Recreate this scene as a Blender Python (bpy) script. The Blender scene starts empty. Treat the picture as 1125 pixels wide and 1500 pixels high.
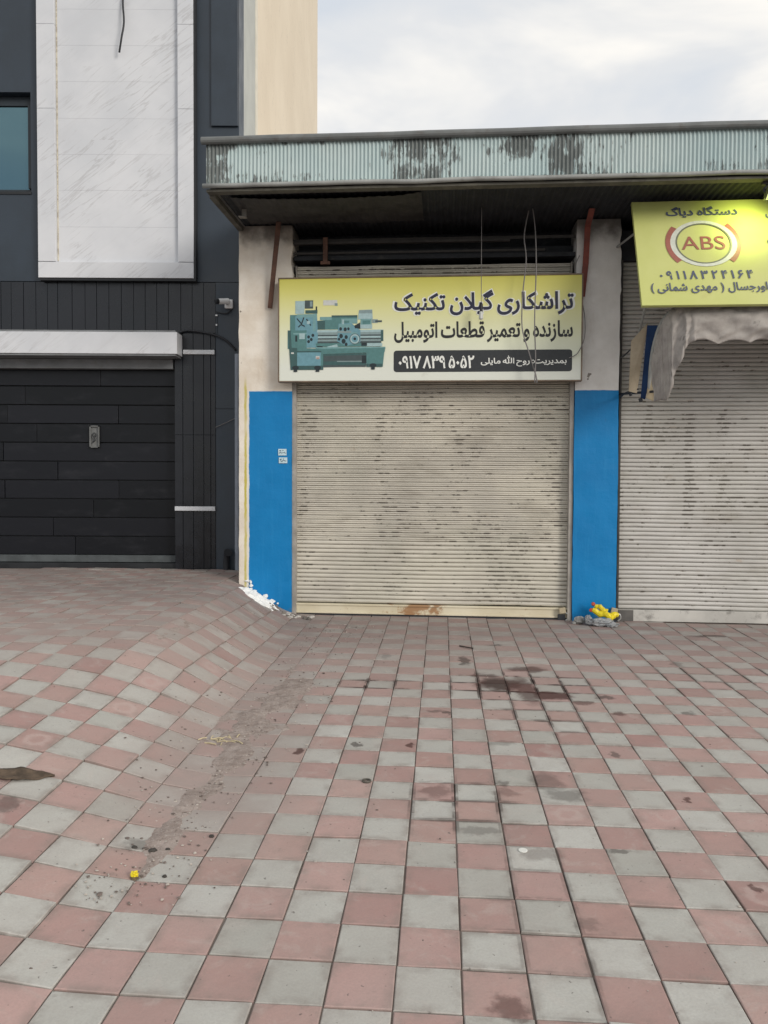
import bpy, bmesh, math, random
from mathutils import Matrix, Vector, noise
from mathutils.geometry import tessellate_polygon
random.seed(7)
R = math.radians
scene = bpy.context.scene
COL = scene.collection

# ------------------------------------------------------------------ camera
PITCH, ROLL = R(1.8), R(0.3)
fwd = Vector((0, math.cos(PITCH), -math.sin(PITCH)))
up0 = Vector((0, math.sin(PITCH), math.cos(PITCH)))
rt0 = Vector((1, 0, 0))
rt = rt0 * math.cos(ROLL) + up0 * math.sin(ROLL)
up = up0 * math.cos(ROLL) - rt0 * math.sin(ROLL)
cd = bpy.data.cameras.new('camera')
cam = bpy.data.objects.new('camera', cd)
COL.objects.link(cam)
m = Matrix((rt, up, -fwd)).transposed().to_4x4()
m.translation = Vector((0, 0, 1.5))
cam.matrix_world = m
cd.sensor_fit = 'VERTICAL'
cd.sensor_height = 36.0
cd.lens = 1127 / 1500 * 36
cd.shift_y = -24.6 / 1500
cd.clip_start = 0.05
cd.clip_end = 2000
scene.camera = cam

# ------------------------------------------------------------------ sky, sun, exposure
SUN_EL, SUN_AZ = R(22), R(136)          # azimuth clockwise from +Y: behind the camera, to its right
world = bpy.data.worlds.new('World')
scene.world = world
world.use_nodes = True
wn, wl = world.node_tree.nodes, world.node_tree.links
wn.clear()
wo = wn.new('ShaderNodeOutputWorld')
bg = wn.new('ShaderNodeBackground')
bg.inputs['Strength'].default_value = 0.118
sky = wn.new('ShaderNodeTexSky')
sky.sky_type = 'NISHITA'
sky.sun_disc = False
sky.sun_elevation = SUN_EL
sky.sun_rotation = SUN_AZ
tc = wn.new('ShaderNodeTexCoord')
mp = wn.new('ShaderNodeMapping')
mp.inputs['Scale'].default_value = (1.6, 1.6, 4.2)
mp.inputs['Location'].default_value = (0.35, 0.1, 0.4)
nz = wn.new('ShaderNodeTexNoise')
nz.inputs['Scale'].default_value = 1.9
nz.inputs['Detail'].default_value = 5
nz.inputs['Roughness'].default_value = 0.5
nz.inputs['Distortion'].default_value = 0.35
rp = wn.new('ShaderNodeValToRGB')
rp.color_ramp.elements[0].position = 0.36
rp.color_ramp.elements[0].color = (6.0, 6.35, 6.8, 1)
rp.color_ramp.elements[1].position = 0.66
rp.color_ramp.elements[1].color = (9.4, 9.0, 8.3, 1)
e = rp.color_ramp.elements.new(0.5)
e.color = (7.0, 7.05, 7.1, 1)
mx = wn.new('ShaderNodeMixRGB')
mx.inputs['Fac'].default_value = 0.9
wl.new(tc.outputs['Generated'], mp.inputs['Vector'])
wl.new(mp.outputs['Vector'], nz.inputs['Vector'])
wl.new(nz.outputs['Fac'], rp.inputs['Fac'])
wl.new(sky.outputs['Color'], mx.inputs['Color1'])
wl.new(rp.outputs['Color'], mx.inputs['Color2'])
wl.new(mx.outputs['Color'], bg.inputs['Color'])
wl.new(bg.outputs['Background'], wo.inputs['Surface'])

sl = bpy.data.lights.new('sun', 'SUN')
sl.energy = 1.9
sl.angle = R(20)
sl.color = (1.0, 0.93, 0.84)
sun = bpy.data.objects.new('sun', sl)
COL.objects.link(sun)
sd = Vector((math.sin(SUN_AZ) * math.cos(SUN_EL), math.cos(SUN_AZ) * math.cos(SUN_EL), math.sin(SUN_EL)))
sun.rotation_euler = sd.to_track_quat('Z', 'Y').to_euler()
sun.location = (6, -8, 12)

vs = scene.view_settings
vs.view_transform = 'Standard'
vs.look = 'None'
vs.exposure = 0.06
vs.gamma = 1.0
vs.use_curve_mapping = False

# ------------------------------------------------------------------ helpers: objects
def link(o):
    COL.objects.link(o)
    return o

def tag(o, label=None, cat=None, group=None, kind=None):
    if label: o['label'] = label
    if cat: o['category'] = cat
    if group: o['group'] = group
    if kind: o['kind'] = kind
    return o

SHOP_A = 0.08
SHOP_O = Vector((0, 7.855, 0))
SU = Vector((math.cos(SHOP_A), -math.sin(SHOP_A), 0))
SV = Vector((math.sin(SHOP_A), math.cos(SHOP_A), 0))

def S(u, v, z):
    """shop coordinates (along the front, into the shop, up) to the world"""
    return SHOP_O + SU * u + SV * v + Vector((0, 0, z))

def thing(name, label, cat, loc=(0, 0, 0), rotz=0.0, group=None):
    o = bpy.data.objects.new(name, None)
    o.empty_display_size = 0.2
    link(o)
    o.location = loc
    o.rotation_euler = (0, 0, rotz)
    return tag(o, label, cat, group)

class MB:
    """collects geometry for one mesh"""
    def __init__(s):
        s.v, s.f, s.mi = [], [], []
        s.cur = 0
    def vert(s, p):
        s.v.append(tuple(p)); return len(s.v) - 1
    def face(s, *idx):
        s.f.append(tuple(idx)); s.mi.append(s.cur)
    def poly(s, pts):
        s.face(*[s.vert(p) for p in pts])
    def box(s, x0, x1, y0, y1, z0, z1):
        b = len(s.v)
        for z in (z0, z1):
            for (x, y) in ((x0, y0), (x1, y0), (x1, y1), (x0, y1)):
                s.v.append((x, y, z))
        for q in ((0, 3, 2, 1), (4, 5, 6, 7), (0, 1, 5, 4), (1, 2, 6, 5), (2, 3, 7, 6), (3, 0, 4, 7)):
            s.face(*[b + k for k in q])
        return s
    def hexa(s, pts):
        """8 corner points: bottom ring of four, top ring of four"""
        b = len(s.v)
        s.v.extend(tuple(p) for p in pts)
        for q in ((0, 3, 2, 1), (4, 5, 6, 7), (0, 1, 5, 4), (1, 2, 6, 5), (2, 3, 7, 6), (3, 0, 4, 7)):
            s.face(*[b + k for k in q])
        return s
    def grid(s, fn, nu, nv):
        b = len(s.v)
        for j in range(nv + 1):
            for i in range(nu + 1):
                s.v.append(tuple(fn(i / nu, j / nv)))
        for j in range(nv):
            for i in range(nu):
                a = b + j * (nu + 1) + i
                s.face(a, a + 1, a + nu + 2, a + nu + 1)
        return s
    def tube(s, path, r, n=8, cap=True):
        P = [Vector(p) for p in path]
        rad = r if isinstance(r, (list, tuple)) else [r] * len(P)
        rings = []
        prev = None
        for k, p in enumerate(P):
            t = (P[min(k + 1, len(P) - 1)] - P[max(k - 1, 0)]).normalized()
            if prev is None:
                a = t.orthogonal().normalized()
            else:
                a = (prev - t * prev.dot(t))
                a = a.normalized() if a.length > 1e-6 else t.orthogonal().normalized()
            prev = a
            b = t.cross(a)
            rings.append([s.vert(p + (a * math.cos(2 * math.pi * q / n) + b * math.sin(2 * math.pi * q / n)) * rad[k]) for q in range(n)])
        for k in range(len(rings) - 1):
            for q in range(n):
                s.face(rings[k][q], rings[k][(q + 1) % n], rings[k + 1][(q + 1) % n], rings[k + 1][q])
        if cap:
            s.face(*rings[0][::-1]); s.face(*rings[-1])
        return s
    def lump(s, c, rx, ry, rz, seed=0, amp=0.3, n=12, freq=2.0):
        b = len(s.v)
        nv = max(6, n // 2 + 2)
        for j in range(nv + 1):
            th = math.pi * j / nv
            for i in range(n):
                ph = 2 * math.pi * i / n
                d = Vector((math.sin(th) * math.cos(ph), math.sin(th) * math.sin(ph), math.cos(th)))
                k = 1 + amp * noise.noise(d * freq + Vector((seed * 7.3, seed * 3.1, seed)))
                s.v.append((c[0] + d.x * rx * k, c[1] + d.y * ry * k, c[2] + d.z * rz * k))
        for j in range(nv):
            for i in range(n):
                a = b + j * n + i; a2 = b + j * n + (i + 1) % n
                s.face(a, a + n, a2 + n, a2)
        return s
    def build(s, name, mats, parent=None, off=(0, 0, 0), smooth=False, bevel=0.0, weld=False):
        me = bpy.data.meshes.new(name)
        o3 = Vector(off)
        me.from_pydata([tuple(Vector(p) - o3) for p in s.v], [], s.f)
        if not isinstance(mats, (list, tuple)): mats = [mats]
        for mt in mats: me.materials.append(mt)
        me.polygons.foreach_set('material_index', s.mi)
        if smooth: me.polygons.foreach_set('use_smooth', [True] * len(me.polygons))
        me.validate(); me.update()
        o = link(bpy.data.objects.new(name, me))
        if parent: o.parent = parent
        if bevel:
            md = o.modifiers.new('bevel', 'BEVEL'); md.width = bevel; md.segments = 2
            md.limit_method = 'ANGLE'; md.angle_limit = R(40)
        return o

def copy_tree(o, parent=None):
    c = o.copy(); COL.objects.link(c); c.parent = parent
    for ch in list(o.children): copy_tree(ch, c)
    return c

def catmull(pts, n=6):
    P = [Vector(p) for p in pts]
    out = []
    for k in range(len(P) - 1):
        a, b, c, d = P[max(k - 1, 0)], P[k], P[k + 1], P[min(k + 2, len(P) - 1)]
        for q in range(n):
            t = q / n
            out.append(0.5 * ((2 * b) + (c - a) * t + (2 * a - 5 * b + 4 * c - d) * t * t + (3 * b - a - 3 * c + d) * t ** 3))
    out.append(P[-1])
    return out

# ------------------------------------------------------------------ helpers: materials
class NT:
    def __init__(s, name):
        s.m = bpy.data.materials.new(name); s.m.use_nodes = True
        s.t = s.m.node_tree; s.n = s.t.nodes; s.n.clear()
        s.out = s.n.new('ShaderNodeOutputMaterial')
        s.p = s.n.new('ShaderNodeBsdfPrincipled')
        s.t.links.new(s.p.outputs[0], s.out.inputs['Surface'])
        s._co = None
    def set(s, sock, val):
        if hasattr(val, 'is_linked') or isinstance(val, bpy.types.NodeSocket): s.t.links.new(val, sock)
        elif isinstance(val, (tuple, list)):
            sock.default_value = tuple(val) + ((1,) if len(val) == 3 and sock.type == 'RGBA' else ())
        else: sock.default_value = val
    def co(s):
        if s._co is None: s._co = s.n.new('ShaderNodeTexCoord').outputs['Object']
        return s._co
    def mapped(s, scale=(1, 1, 1), loc=(0, 0, 0), rot=(0, 0, 0), src=None):
        q = s.n.new('ShaderNodeMapping')
        q.inputs['Scale'].default_value = scale; q.inputs['Location'].default_value = loc; q.inputs['Rotation'].default_value = rot
        s.set(q.inputs['Vector'], src if src is not None else s.co()); return q.outputs[0]
    def noise(s, scale=5, detail=4, rough=0.55, vec=None, dist=0.0, col=False):
        q = s.n.new('ShaderNodeTexNoise')
        q.inputs['Scale'].default_value = scale; q.inputs['Detail'].default_value = detail
        q.inputs['Roughness'].default_value = rough; q.inputs['Distortion'].default_value = dist
        s.set(q.inputs['Vector'], vec if vec is not None else s.co())
        return q.outputs['Color' if col else 'Fac']
    def math(s, op, a, b=0.0, clamp=False):
        q = s.n.new('ShaderNodeMath'); q.operation = op; q.use_clamp = clamp
        s.set(q.inputs[0], a); s.set(q.inputs[1], b); return q.outputs[0]
    def vmath(s, op, a, b=(0, 0, 0)):
        q = s.n.new('ShaderNodeVectorMath'); q.operation = op
        s.set(q.inputs[0], a); s.set(q.inputs[1], b)
        return q.outputs['Value'] if op in ('LENGTH', 'DOT_PRODUCT', 'DISTANCE') else q.outputs[0]
    def ramp(s, v, a, b, lo=0.0, hi=1.0, smooth=True):
        q = s.n.new('ShaderNodeMapRange'); q.clamp = True
        if smooth: q.interpolation_type = 'SMOOTHSTEP'
        s.set(q.inputs['Value'], v)
        for k, x in zip(('From Min', 'From Max', 'To Min', 'To Max'), (a, b, lo, hi)): q.inputs[k].default_value = x
        return q.outputs[0]
    def mix(s, f, a, b, mode='MIX'):
        q = s.n.new('ShaderNodeMixRGB'); q.blend_type = mode
        s.set(q.inputs[0], f); s.set(q.inputs[1], a); s.set(q.inputs[2], b); return q.outputs[0]
    def xyz(s, src=None):
        q = s.n.new('ShaderNodeSeparateXYZ'); s.set(q.inputs[0], src if src is not None else s.co()); return q.outputs
    def attr(s, name):
        q = s.n.new('ShaderNodeAttribute'); q.attribute_name = name; return q
    def bump(s, h, strength=0.3, dist=0.01):
        q = s.n.new('ShaderNodeBump'); q.inputs['Strength'].default_value = strength; q.inputs['Distance'].default_value = dist
        s.set(q.inputs['Height'], h); s.t.links.new(q.outputs[0], s.p.inputs['Normal'])
    def fin(s, color, rough=0.7, metal=0.0, spec=0.4):
        s.set(s.p.inputs['Base Color'], color); s.set(s.p.inputs['Roughness'], rough)
        s.set(s.p.inputs['Metallic'], metal); s.set(s.p.inputs['Specular IOR Level'], spec)
        return s.m

def c2(c, k): return tuple(min(1, x * k) for x in c)

def basic(name, c, rough=0.7, var=0.15, scale=6, bump=0.15, bscale=60, metal=0.0, spec=0.4, dirt=0.0, dcol=(0.12, 0.10, 0.08)):
    t = NT(name)
    n1 = t.noise(scale, 5)
    col = t.mix(t.ramp(n1, 0.3, 0.7), c2(c, 1 - var), c2(c, 1 + var))
    n2 = t.noise(scale * 9, 4)
    col = t.mix(t.ramp(n2, 0.25, 0.8, 0, var * 0.8), col, c2(c, 0.6))
    if dirt:
        n3 = t.noise(scale * 2.3, 8, 0.68)
        col = t.mix(t.ramp(n3, 0.52, 0.72, 0, dirt), col, dcol)
    if bump: t.bump(t.noise(bscale, 4), bump, 0.004)
    ro = t.ramp(n1, 0.25, 0.75, max(0.02, rough - 0.08), min(1, rough + 0.08))
    return t.fin(col, ro, metal, spec)

# ------------------------------------------------------------------ the ground's shape
def lerp_tab(tab, y):
    if y <= tab[0][0]: return tab[0][1]
    for (a, b), (c, d) in zip(tab, tab[1:]):
        if y <= c:
            t = (y - a) / (c - a); return b + (d - b) * t
    return tab[-1][1]
ZM = [(1.0, 0.06), (2.0, 0.15), (2.8, 0.25), (3.6, 0.33), (4.3, 0.36), (8.9, 0.36)]
WW = [(2.0, 1.4), (2.8, 1.35), (3.6, 1.0), (4.3, 0.85), (4.6, 0.65), (5.0, 0.47), (8.9, 0.45)]
def H(x, y):
    """height of the paving: level before the shops, a ramp rising to the garage on the left"""
    k = 0.045
    a = (-0.95 - x) / k
    d = k * (a if a > 30 else math.log1p(math.exp(a)))
    t = d / lerp_tab(WW, y)
    q = t * 0.78
    e_ = (q - 1) / 0.1
    sh = q - 0.1 * (e_ if e_ > 30 else math.log1p(math.exp(e_)))        # rises evenly, then a shoulder
    k2 = min(1, max(0, (y - 4.4) / 1.0))
    return lerp_tab(ZM, y) * ((1 - math.exp(-t)) * (1 - k2) + sh * k2)

LO = Vector((0.27099252, 2.67068413)); LE = Vector((0.19546814, -0.01519842)); LN = Vector((0.01480516, 0.19722219))
def latp(i, j):
    p = LO + LE * i + LN * j
    h = H(p.x, p.y)
    return Vector((p.x + 0.12 * h, p.y, 0))

# stains: world x, y, half sizes, strength
STAIN_RED = [(0.84, 5.38, .22, .17, .85), (1.12, 5.12, .17, .10, .85), (1.09, 5.80, .17, .11, .7), (0.98, 5.25, .09, .35, .7), (0.75, 5.62, .12, .07, .5), (1.3, 4.95, .08, .05, .6),
             (-0.449, 4.053, .035, .05, .8), (0.255, 3.556, .09, .07, .45), (0.366, 2.111, .075, .06, .6), (1.348, 2.74, .028, .02, .7),
             (1.385, 3.48, .022, .03, .75), (0.148, 4.175, .032, .04, .8), (1.462, 4.744, .06, .045, .6), (0.575, 3.56, .07, .06, .35), (0.62, 2.98, .09, .06, .35)]
STAIN_DARK = [(0.80, 5.42, .10, .20, .55), (0.793, 3.682, .09, .13, .45), (0.855, 3.526, .10, .09, .5), (0.928, 2.984, .06, .025, .6),
              (0.401, 3.18, .10, .05, .4), (0.692, 2.504, .06, .05, .35), (0.643, 6.053, .035, .16, .7), (1.472, 5.076, .06, .05, .7), (1.903, 4.751, .045, .05, .55),
              (0.338, 4.766, .07, .04, .5), (0.39, 4.726, .025, .04, .7), (2.999, 7.018, .2, .05, .7), (0.966, 6.611, .09, .03, .6), (0.656, 4.193, .08, .04, .35),
              (-0.144, 4.17, .035, .035, .7), (1.233, 4.048, .03, .035, .6), (-1.56, 3.16, .06, .09, .55), (0.58, 3.66, .03, .05, .5), (-0.95, 3.02, .09, .05, .5), (0.02, 6.2, .05, .12, .3), (2.3, 6.0, .06, .1, .4), (2.75, 5.2, .05, .06, .4)]

OILY_JOINTS = [(-0.02, 5.38, .34, .17, 1), (0.95, 5.35, .62, .45, .95), (1.0, 4.7, .3, .5, .6), (0.35, 3.45, .3, .35, .6), (0.55, 2.6, .2, .7, .35), (2.6, 5.6, .9, .5, .4)]

def stain_mask(t, stains, pos):
    acc = None
    for (x, y, rx, ry, k) in stains:
        v = t.vmath('SUBTRACT', pos, (x, y, 0))
        v = t.vmath('MULTIPLY', v, (1 / rx, 1 / ry, 0))
        q = t.ramp(t.vmath('LENGTH', v), 0.55, 1.15, k, 0)
        acc = q if acc is None else t.math('MAXIMUM', acc, q)
    return acc

def dust_mask(t):
    """where blown sand lies on the paving: the trough beside the ramp, the apron and along the shop fronts"""
    x, y, z = t.xyz()
    n = t.noise(1.6, 6, 0.62)
    n2 = t.noise(7, 6, 0.66, vec=t.mapped(scale=(.55, 1.3, 1)))
    tro = t.math('ABSOLUTE', t.math('ADD', x, 0.83))
    a = t.math('MULTIPLY', t.ramp(tro, 0.10, 0.62, 1, 0), t.ramp(y, 2.75, 3.5, 0, 1))
    far = t.math('MULTIPLY', t.ramp(y, 4.3, 7.0, 0, 1.0), t.ramp(x, -1.0, 1.4, 1, 0.85))
    apron = t.math('MULTIPLY', t.ramp(y, 4.1, 5.6, 0, 0.95), t.ramp(x, -1.05, -1.35, 0.3, 1))
    m = t.math('MAXIMUM', t.math('MAXIMUM', a, far), apron)
    brk = t.math('ADD', t.math('MULTIPLY', n, 0.8), t.math('MULTIPLY', n2, 0.8))
    return t.math('MULTIPLY', m, t.ramp(brk, 0.50, 0.95, 0.38, 1.0), True)

def tile_material():
    t = NT('paving_tiles')
    tone = t.attr('tone').outputs['Fac']; kind = t.attr('kind_red').outputs['Fac']; edge = t.attr('edge').outputs['Fac']
    hue = t.attr('hue').outputs['Fac']
    w = t.mix(tone, (0.40, 0.40, 0.365), (0.53, 0.53, 0.495))
    r = t.mix(tone, (0.35, 0.195, 0.178), (0.50, 0.325, 0.30))
    r = t.mix(t.math('MULTIPLY', hue, 0.55), r, (0.42, 0.29, 0.25))
    c = t.mix(kind, w, r)
    big = t.noise(4.5, 5, 0.6)
    c = t.mix(t.ramp(big, 0.35, 0.75, 0, 0.22), c, (0.24, 0.20, 0.18))
    pale = t.noise(7, 6, 0.65, vec=t.mapped(loc=(3, 9, 0)), dist=1.2)
    c = t.mix(t.ramp(pale, 0.52, 0.74, 0, 0.34), c, (0.52, 0.47, 0.43))
    cu = t.attr('cu').outputs['Fac']; cv = t.attr('cv').outputs['Fac']
    cxy = t.n.new('ShaderNodeCombineXYZ'); t.set(cxy.inputs[0], cu); t.set(cxy.inputs[1], cv)
    wob = t.vmath('SCALE', t.vmath('SUBTRACT', t.noise(14, 4, 0.6, col=True), (0.5, 0.5, 0.5))); wob.node.inputs['Scale'].default_value = 0.9
    rad = t.vmath('LENGTH', t.vmath('ADD', cxy.outputs[0], wob))
    band = t.ramp(t.math('ABSOLUTE', t.math('SUBTRACT', rad, 0.55)), 0.05, 0.28, 0.42, 0)
    c = t.mix(t.math('MULTIPLY', band, t.attr('ring').outputs['Fac']), c, (0.53, 0.42, 0.385))
    sq = t.math('MAXIMUM', t.math('ABSOLUTE', cu), t.math('ABSOLUTE', cv))
    c = t.mix(t.math('MULTIPLY', t.ramp(sq, 0.55, 1.0, 0, 0.5), t.ramp(t.noise(8, 6, 0.7), 0.40, 0.64)), c, (0.20, 0.165, 0.145))
    sm = t.noise(6, 7, 0.7, vec=t.mapped(scale=(1, 1.7, 1), loc=(7, 3, 0)), dist=0.8)
    c = t.mix(t.ramp(sm, 0.60, 0.74, 0, 0.38), c, (0.17, 0.14, 0.125))
    fine = t.noise(120, 3, 0.7)
    c = t.mix(t.ramp(fine, 0.35, 0.7, 0.0, 0.16), c, (0.2, 0.17, 0.155))
    spk = t.noise(48, 2, 0.5)
    c = t.mix(t.ramp(spk, 0.70, 0.76, 0, 0.7), c, (0.07, 0.06, 0.055))
    c = t.mix(t.math('MULTIPLY', t.ramp(edge, 0.1, 1.0, 0, 0.5), t.ramp(t.noise(14, 4), 0.3, 0.65)), c, (0.17, 0.14, 0.125))
    c = t.mix(t.ramp(t.noise(2.3, 6, .65, vec=t.mapped(loc=(2, 8, 0))), .3, .75, .06, .26), c, (0.43, 0.385, 0.355))
    dust = dust_mask(t)
    c = t.mix(t.math('MULTIPLY', dust, 0.87), c, t.mix(t.ramp(t.xyz()[1], 5.6, 7.4), (0.335, 0.275, 0.252), (0.235, 0.195, 0.182)))
    wv = t.vmath('SCALE', t.vmath('SUBTRACT', t.noise(11, 4, 0.6, col=True), (0.5, 0.5, 0.5)))
    wv.node.inputs['Scale'].default_value = 0.16
    pos = t.vmath('MULTIPLY', t.vmath('ADD', t.co(), wv), (1, 1, 0))
    jm = t.math('MULTIPLY', stain_mask(t, OILY_JOINTS, pos), t.math('MULTIPLY', t.ramp(sq, 0.86, 0.93), t.ramp(t.noise(6, 4), .36, .56)))
    c = t.mix(t.math('MULTIPLY', jm, 0.9), c, (0.04, 0.025, 0.022))
    c = t.mix(stain_mask(t, STAIN_RED, pos), c, (0.06, 0.022, 0.018))
    c = t.mix(stain_mask(t, STAIN_DARK, pos), c, (0.06, 0.048, 0.042))
    t.bump(t.math('ADD', t.math('MULTIPLY', fine, 0.5), t.noise(35, 5, 0.6)), 0.35, 0.004)
    return t.fin(c, t.ramp(big, 0.3, 0.7, 0.7, 0.88), 0, 0.3)

def bed_material():
    t = NT('joint_bed')
    x, y, z = t.xyz()
    sand = t.mix(t.noise(14, 5), (0.20, 0.165, 0.145), (0.30, 0.255, 0.225))
    dark = t.mix(t.noise(20, 4), (0.085, 0.068, 0.06), (0.19, 0.155, 0.135))
    n = t.noise(1.3, 5, 0.6)
    f = t.math('MULTIPLY', t.ramp(x, -0.6, 0.6, 0.15, 1), t.ramp(n, 0.3, 0.6, 0.35, 1))
    c = t.mix(f, sand, dark)
    c = t.mix(stain_mask(t, OILY_JOINTS, t.vmath('MULTIPLY', t.co(), (1, 1, 0))), c, (0.035, 0.024, 0.02))
    t.bump(t.noise(90, 4), 0.5, 0.004)
    return t.fin(c, 0.92, 0, 0.2)

def dirt_material():
    t = NT('sandy_dirt')
    n = t.noise(18, 7, 0.65)
    c = t.mix(t.ramp(n, 0.3, 0.7), (0.275, 0.225, 0.20), (0.39, 0.33, 0.30))
    n2 = t.noise(60, 4, 0.65)
    c = t.mix(t.ramp(n2, 0.56, 0.68, 0, 0.6), c, (0.12, 0.095, 0.08))
    n4 = t.noise(5, 5, 0.65)
    c = t.mix(t.ramp(n4, 0.45, 0.7, 0, 0.5), c, (0.23, 0.185, 0.165))
    n3 = t.noise(110, 2, 0.5, vec=t.mapped(loc=(5, 5, 5)))
    c = t.mix(t.ramp(n3, 0.62, 0.70, 0, 0.6), c, (0.52, 0.48, 0.44))
    t.bump(t.noise(70, 5, 0.7), 0.7, 0.006)
    return t.fin(c, 0.95, 0, 0.15)

# ------------------------------------------------------------------ ground and paving
def build_ground():
    g = MB(); g.box(-400, 400, -400, 400, -0.4, -0.06)
    tag(g.build('ground', basic('asphalt', (0.055, 0.055, 0.055), 0.9, 0.2, 3)), kind='structure')
    # sand bed under the tiles
    b = MB()
    x0, x1, y0, y1 = -6.6, 6.6, -2.2, 8.95
    def fn(a, c):
        x = x0 + (x1 - x0) * a; y = y0 + (y1 - y0) * c
        e = .11
        h = min(H(x, y), (H(x - e, y) + H(x + e, y)) / 2, (H(x, y - e) + H(x, y + e)) / 2)
        return (x, y, h - (0.007 if x > -0.98 else 0.011) + 0.0015 * noise.noise(Vector((x * 9, y * 9, 0))))
    b.grid(fn, 230, 190)
    tag(b.build('paving_bed', bed_material(), smooth=True), kind='structure')
    v, f, tone, kind, edge, hue, cu, cv, ring = [], [], [], [], [], [], [], [], []
    J = 0.012
    rnd = random.Random(3)
    for j in range(-25, 33):
        for i in range(-36, 34):
            p = latp(i + 0.5, j + 0.5)
            u = (p.x * SU.x + (p.y - SHOP_O.y) * SU.y); w = (p - SHOP_O).dot(SV)
            if abs(p.x) > 6.4 or p.y < -2.1 or p.y > 8.86: continue
            if u > -1.55 and w > 0.10: continue
            if p.x > -1.62 and u <= -1.55 and p.y > 8.6: continue
            dz = [rnd.gauss(0, 0.0012) for _ in range(4)]; base = rnd.gauss(0, 0.0012)
            jx, jy = rnd.gauss(0, 0.006), rnd.gauss(0, 0.006)
            if 0 <= i <= 2 and rnd.random() < 0.2: dz = [q * 2.4 for q in dz]
            b0 = len(v)
            cs = [(i + J, j + J), (i + 1 - J, j + J), (i + 1 - J, j + 1 - J), (i + J, j + 1 - J)]
            K = 0.016
            ci = [(i + J + K, j + J + K), (i + 1 - J - K, j + J + K), (i + 1 - J - K, j + 1 - J - K), (i + J + K, j + 1 - J - K)]
            hc = [H(*latp(*q).xy) for q in cs]
            h0 = sum(hc) / 4; hi = (hc[1] + hc[2] - hc[0] - hc[3]) / 2; hj = (hc[2] + hc[3] - hc[0] - hc[1]) / 2
            ramp_ = p.x < -1.0
            if ramp_: base += rnd.gauss(0, 0.0018); hi += rnd.gauss(0, .0025); hj += rnd.gauss(0, .0025)
            rot = rnd.gauss(0, .012 if ramp_ else .005)
            def put(q, z, k):
                di, dj = q[0] - i - .5, q[1] - j - .5
                a = latp(q[0] + jx - rot * dj, q[1] + jy + rot * di)
                v.append((a.x, a.y, h0 + hi * di + hj * dj + z + base + dz[k]))
            for k in range(4): put(cs[k], -0.028, k)
            for k in range(4): put(cs[k], -0.0020, k)
            for k in range(4): put(ci[k], 0.0, k)
            for k in range(4):
                k2 = (k + 1) % 4
                f.append((b0 + k, b0 + k2, b0 + 4 + k2, b0 + 4 + k))
                f.append((b0 + 4 + k, b0 + 4 + k2, b0 + 8 + k2, b0 + 8 + k))
            f.append((b0 + 8, b0 + 9, b0 + 10, b0 + 11))
            tt = min(1, max(0, rnd.gauss(0.5, 0.27))); hh = rnd.random() ** 1.5
            kd = 0.0 if (i + j) % 2 == 0 else 1.0
            tone += [tt] * 12; kind += [kd] * 12; hue += [hh] * 12; edge += [1.0] * 8 + [0.0] * 4
            cu += [-1, 1, 1, -1] * 3; cv += [-1, -1, 1, 1] * 3
            ring += [1.0 if (kd and rnd.random() < (.16 if p.x < -1.0 else .03)) else 0.0] * 12
    me = bpy.data.meshes.new('pavement')
    me.from_pydata(v, [], f)
    for nm, vals in (('tone', tone), ('kind_red', kind), ('edge', edge), ('hue', hue), ('cu', cu), ('cv', cv), ('ring', ring)):
        at = me.attributes.new(nm, 'FLOAT', 'POINT'); at.data.foreach_set('value', vals)
    me.materials.append(tile_material()); me.update()
    tag(link(bpy.data.objects.new('pavement', me)), kind='structure')
    # drifted sand in the trough at the foot of the ramp
    d = MB()
    X0, X1, Y0, Y1 = -1.75, 0.5, 2.65, 7.9
    def fd(a, c):
        x = X0 + (X1 - X0) * a; y = Y0 + (Y1 - Y0) * c
        cx = lerp_tab([(2.6, -.9), (3.0, -.88), (3.6, -.86), (4.2, -.83), (4.8, -.74), (5.4, -.64), (6.2, -.56), (7.9, -.60)], y) + 0.02 * math.sin(y * 5.1)
        wd = lerp_tab([(2.6, 0.03), (3.0, 0.09), (3.6, 0.17), (4.3, 0.22), (4.8, 0.22), (5.4, 0.17), (6.2, 0.10), (7.9, 0.10)], y)
        q = math.exp(-((x - cx) / wd) ** 2) * min(1, max(0, (y - 2.62) / 0.25)) * min(1, max(0, (6.3 - y) / 1.1)) ** .6
        n = noise.fractal(Vector((x * 5, y * 4, 1.3)), 0.8, 2.1, 5)
        n2 = noise.noise(Vector((x * 40, y * 40, 5)))
        e = max(abs(a - 0.5), abs(c - 0.5)) * 2
        h = -0.0115 + 0.0165 * q + 0.011 * n * min(1, q * 2.5) + 0.0012 * n2 - (0.02 if e > 0.985 else 0)
        return (x, y, H(x, y) + h)
    d.grid(fd, 260, 480)
    tag(d.build('sand_drift', dirt_material(), smooth=True), label='pale sandy dirt drifted over the paving tiles beside the garage ramp', cat='dirt', kind='stuff')
    # grit: small chips and pebbles along the trough
    rr = random.Random(11)
    gmats = [basic('grit_dark', (0.16, 0.13, 0.115), 0.9, 0.3), basic('grit_pale', (0.42, 0.38, 0.34), 0.9, 0.2)]
    gr = MB()
    for k in range(800):
        y = 2.6 + 4.9 * rr.random() ** 1.25
        x = rr.gauss(lerp_tab([(2.6, -.9), (4.2, -.83), (4.8, -.74), (5.4, -.64), (7.9, -.6)], y), 0.10 + 0.045 * (y - 2.6))
        s = rr.uniform(0.0015, 0.0052) * (1.0 if rr.random() < 0.95 else 1.6)
        gr.cur = 0 if rr.random() < 0.6 else 1
        gr.lump((x, y, H(x, y) + s * 0.4 + 0.003), s * rr.uniform(0.8, 1.8), s * rr.uniform(0.8, 1.6), s * 0.6, k, 0.5, 6)
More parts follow.
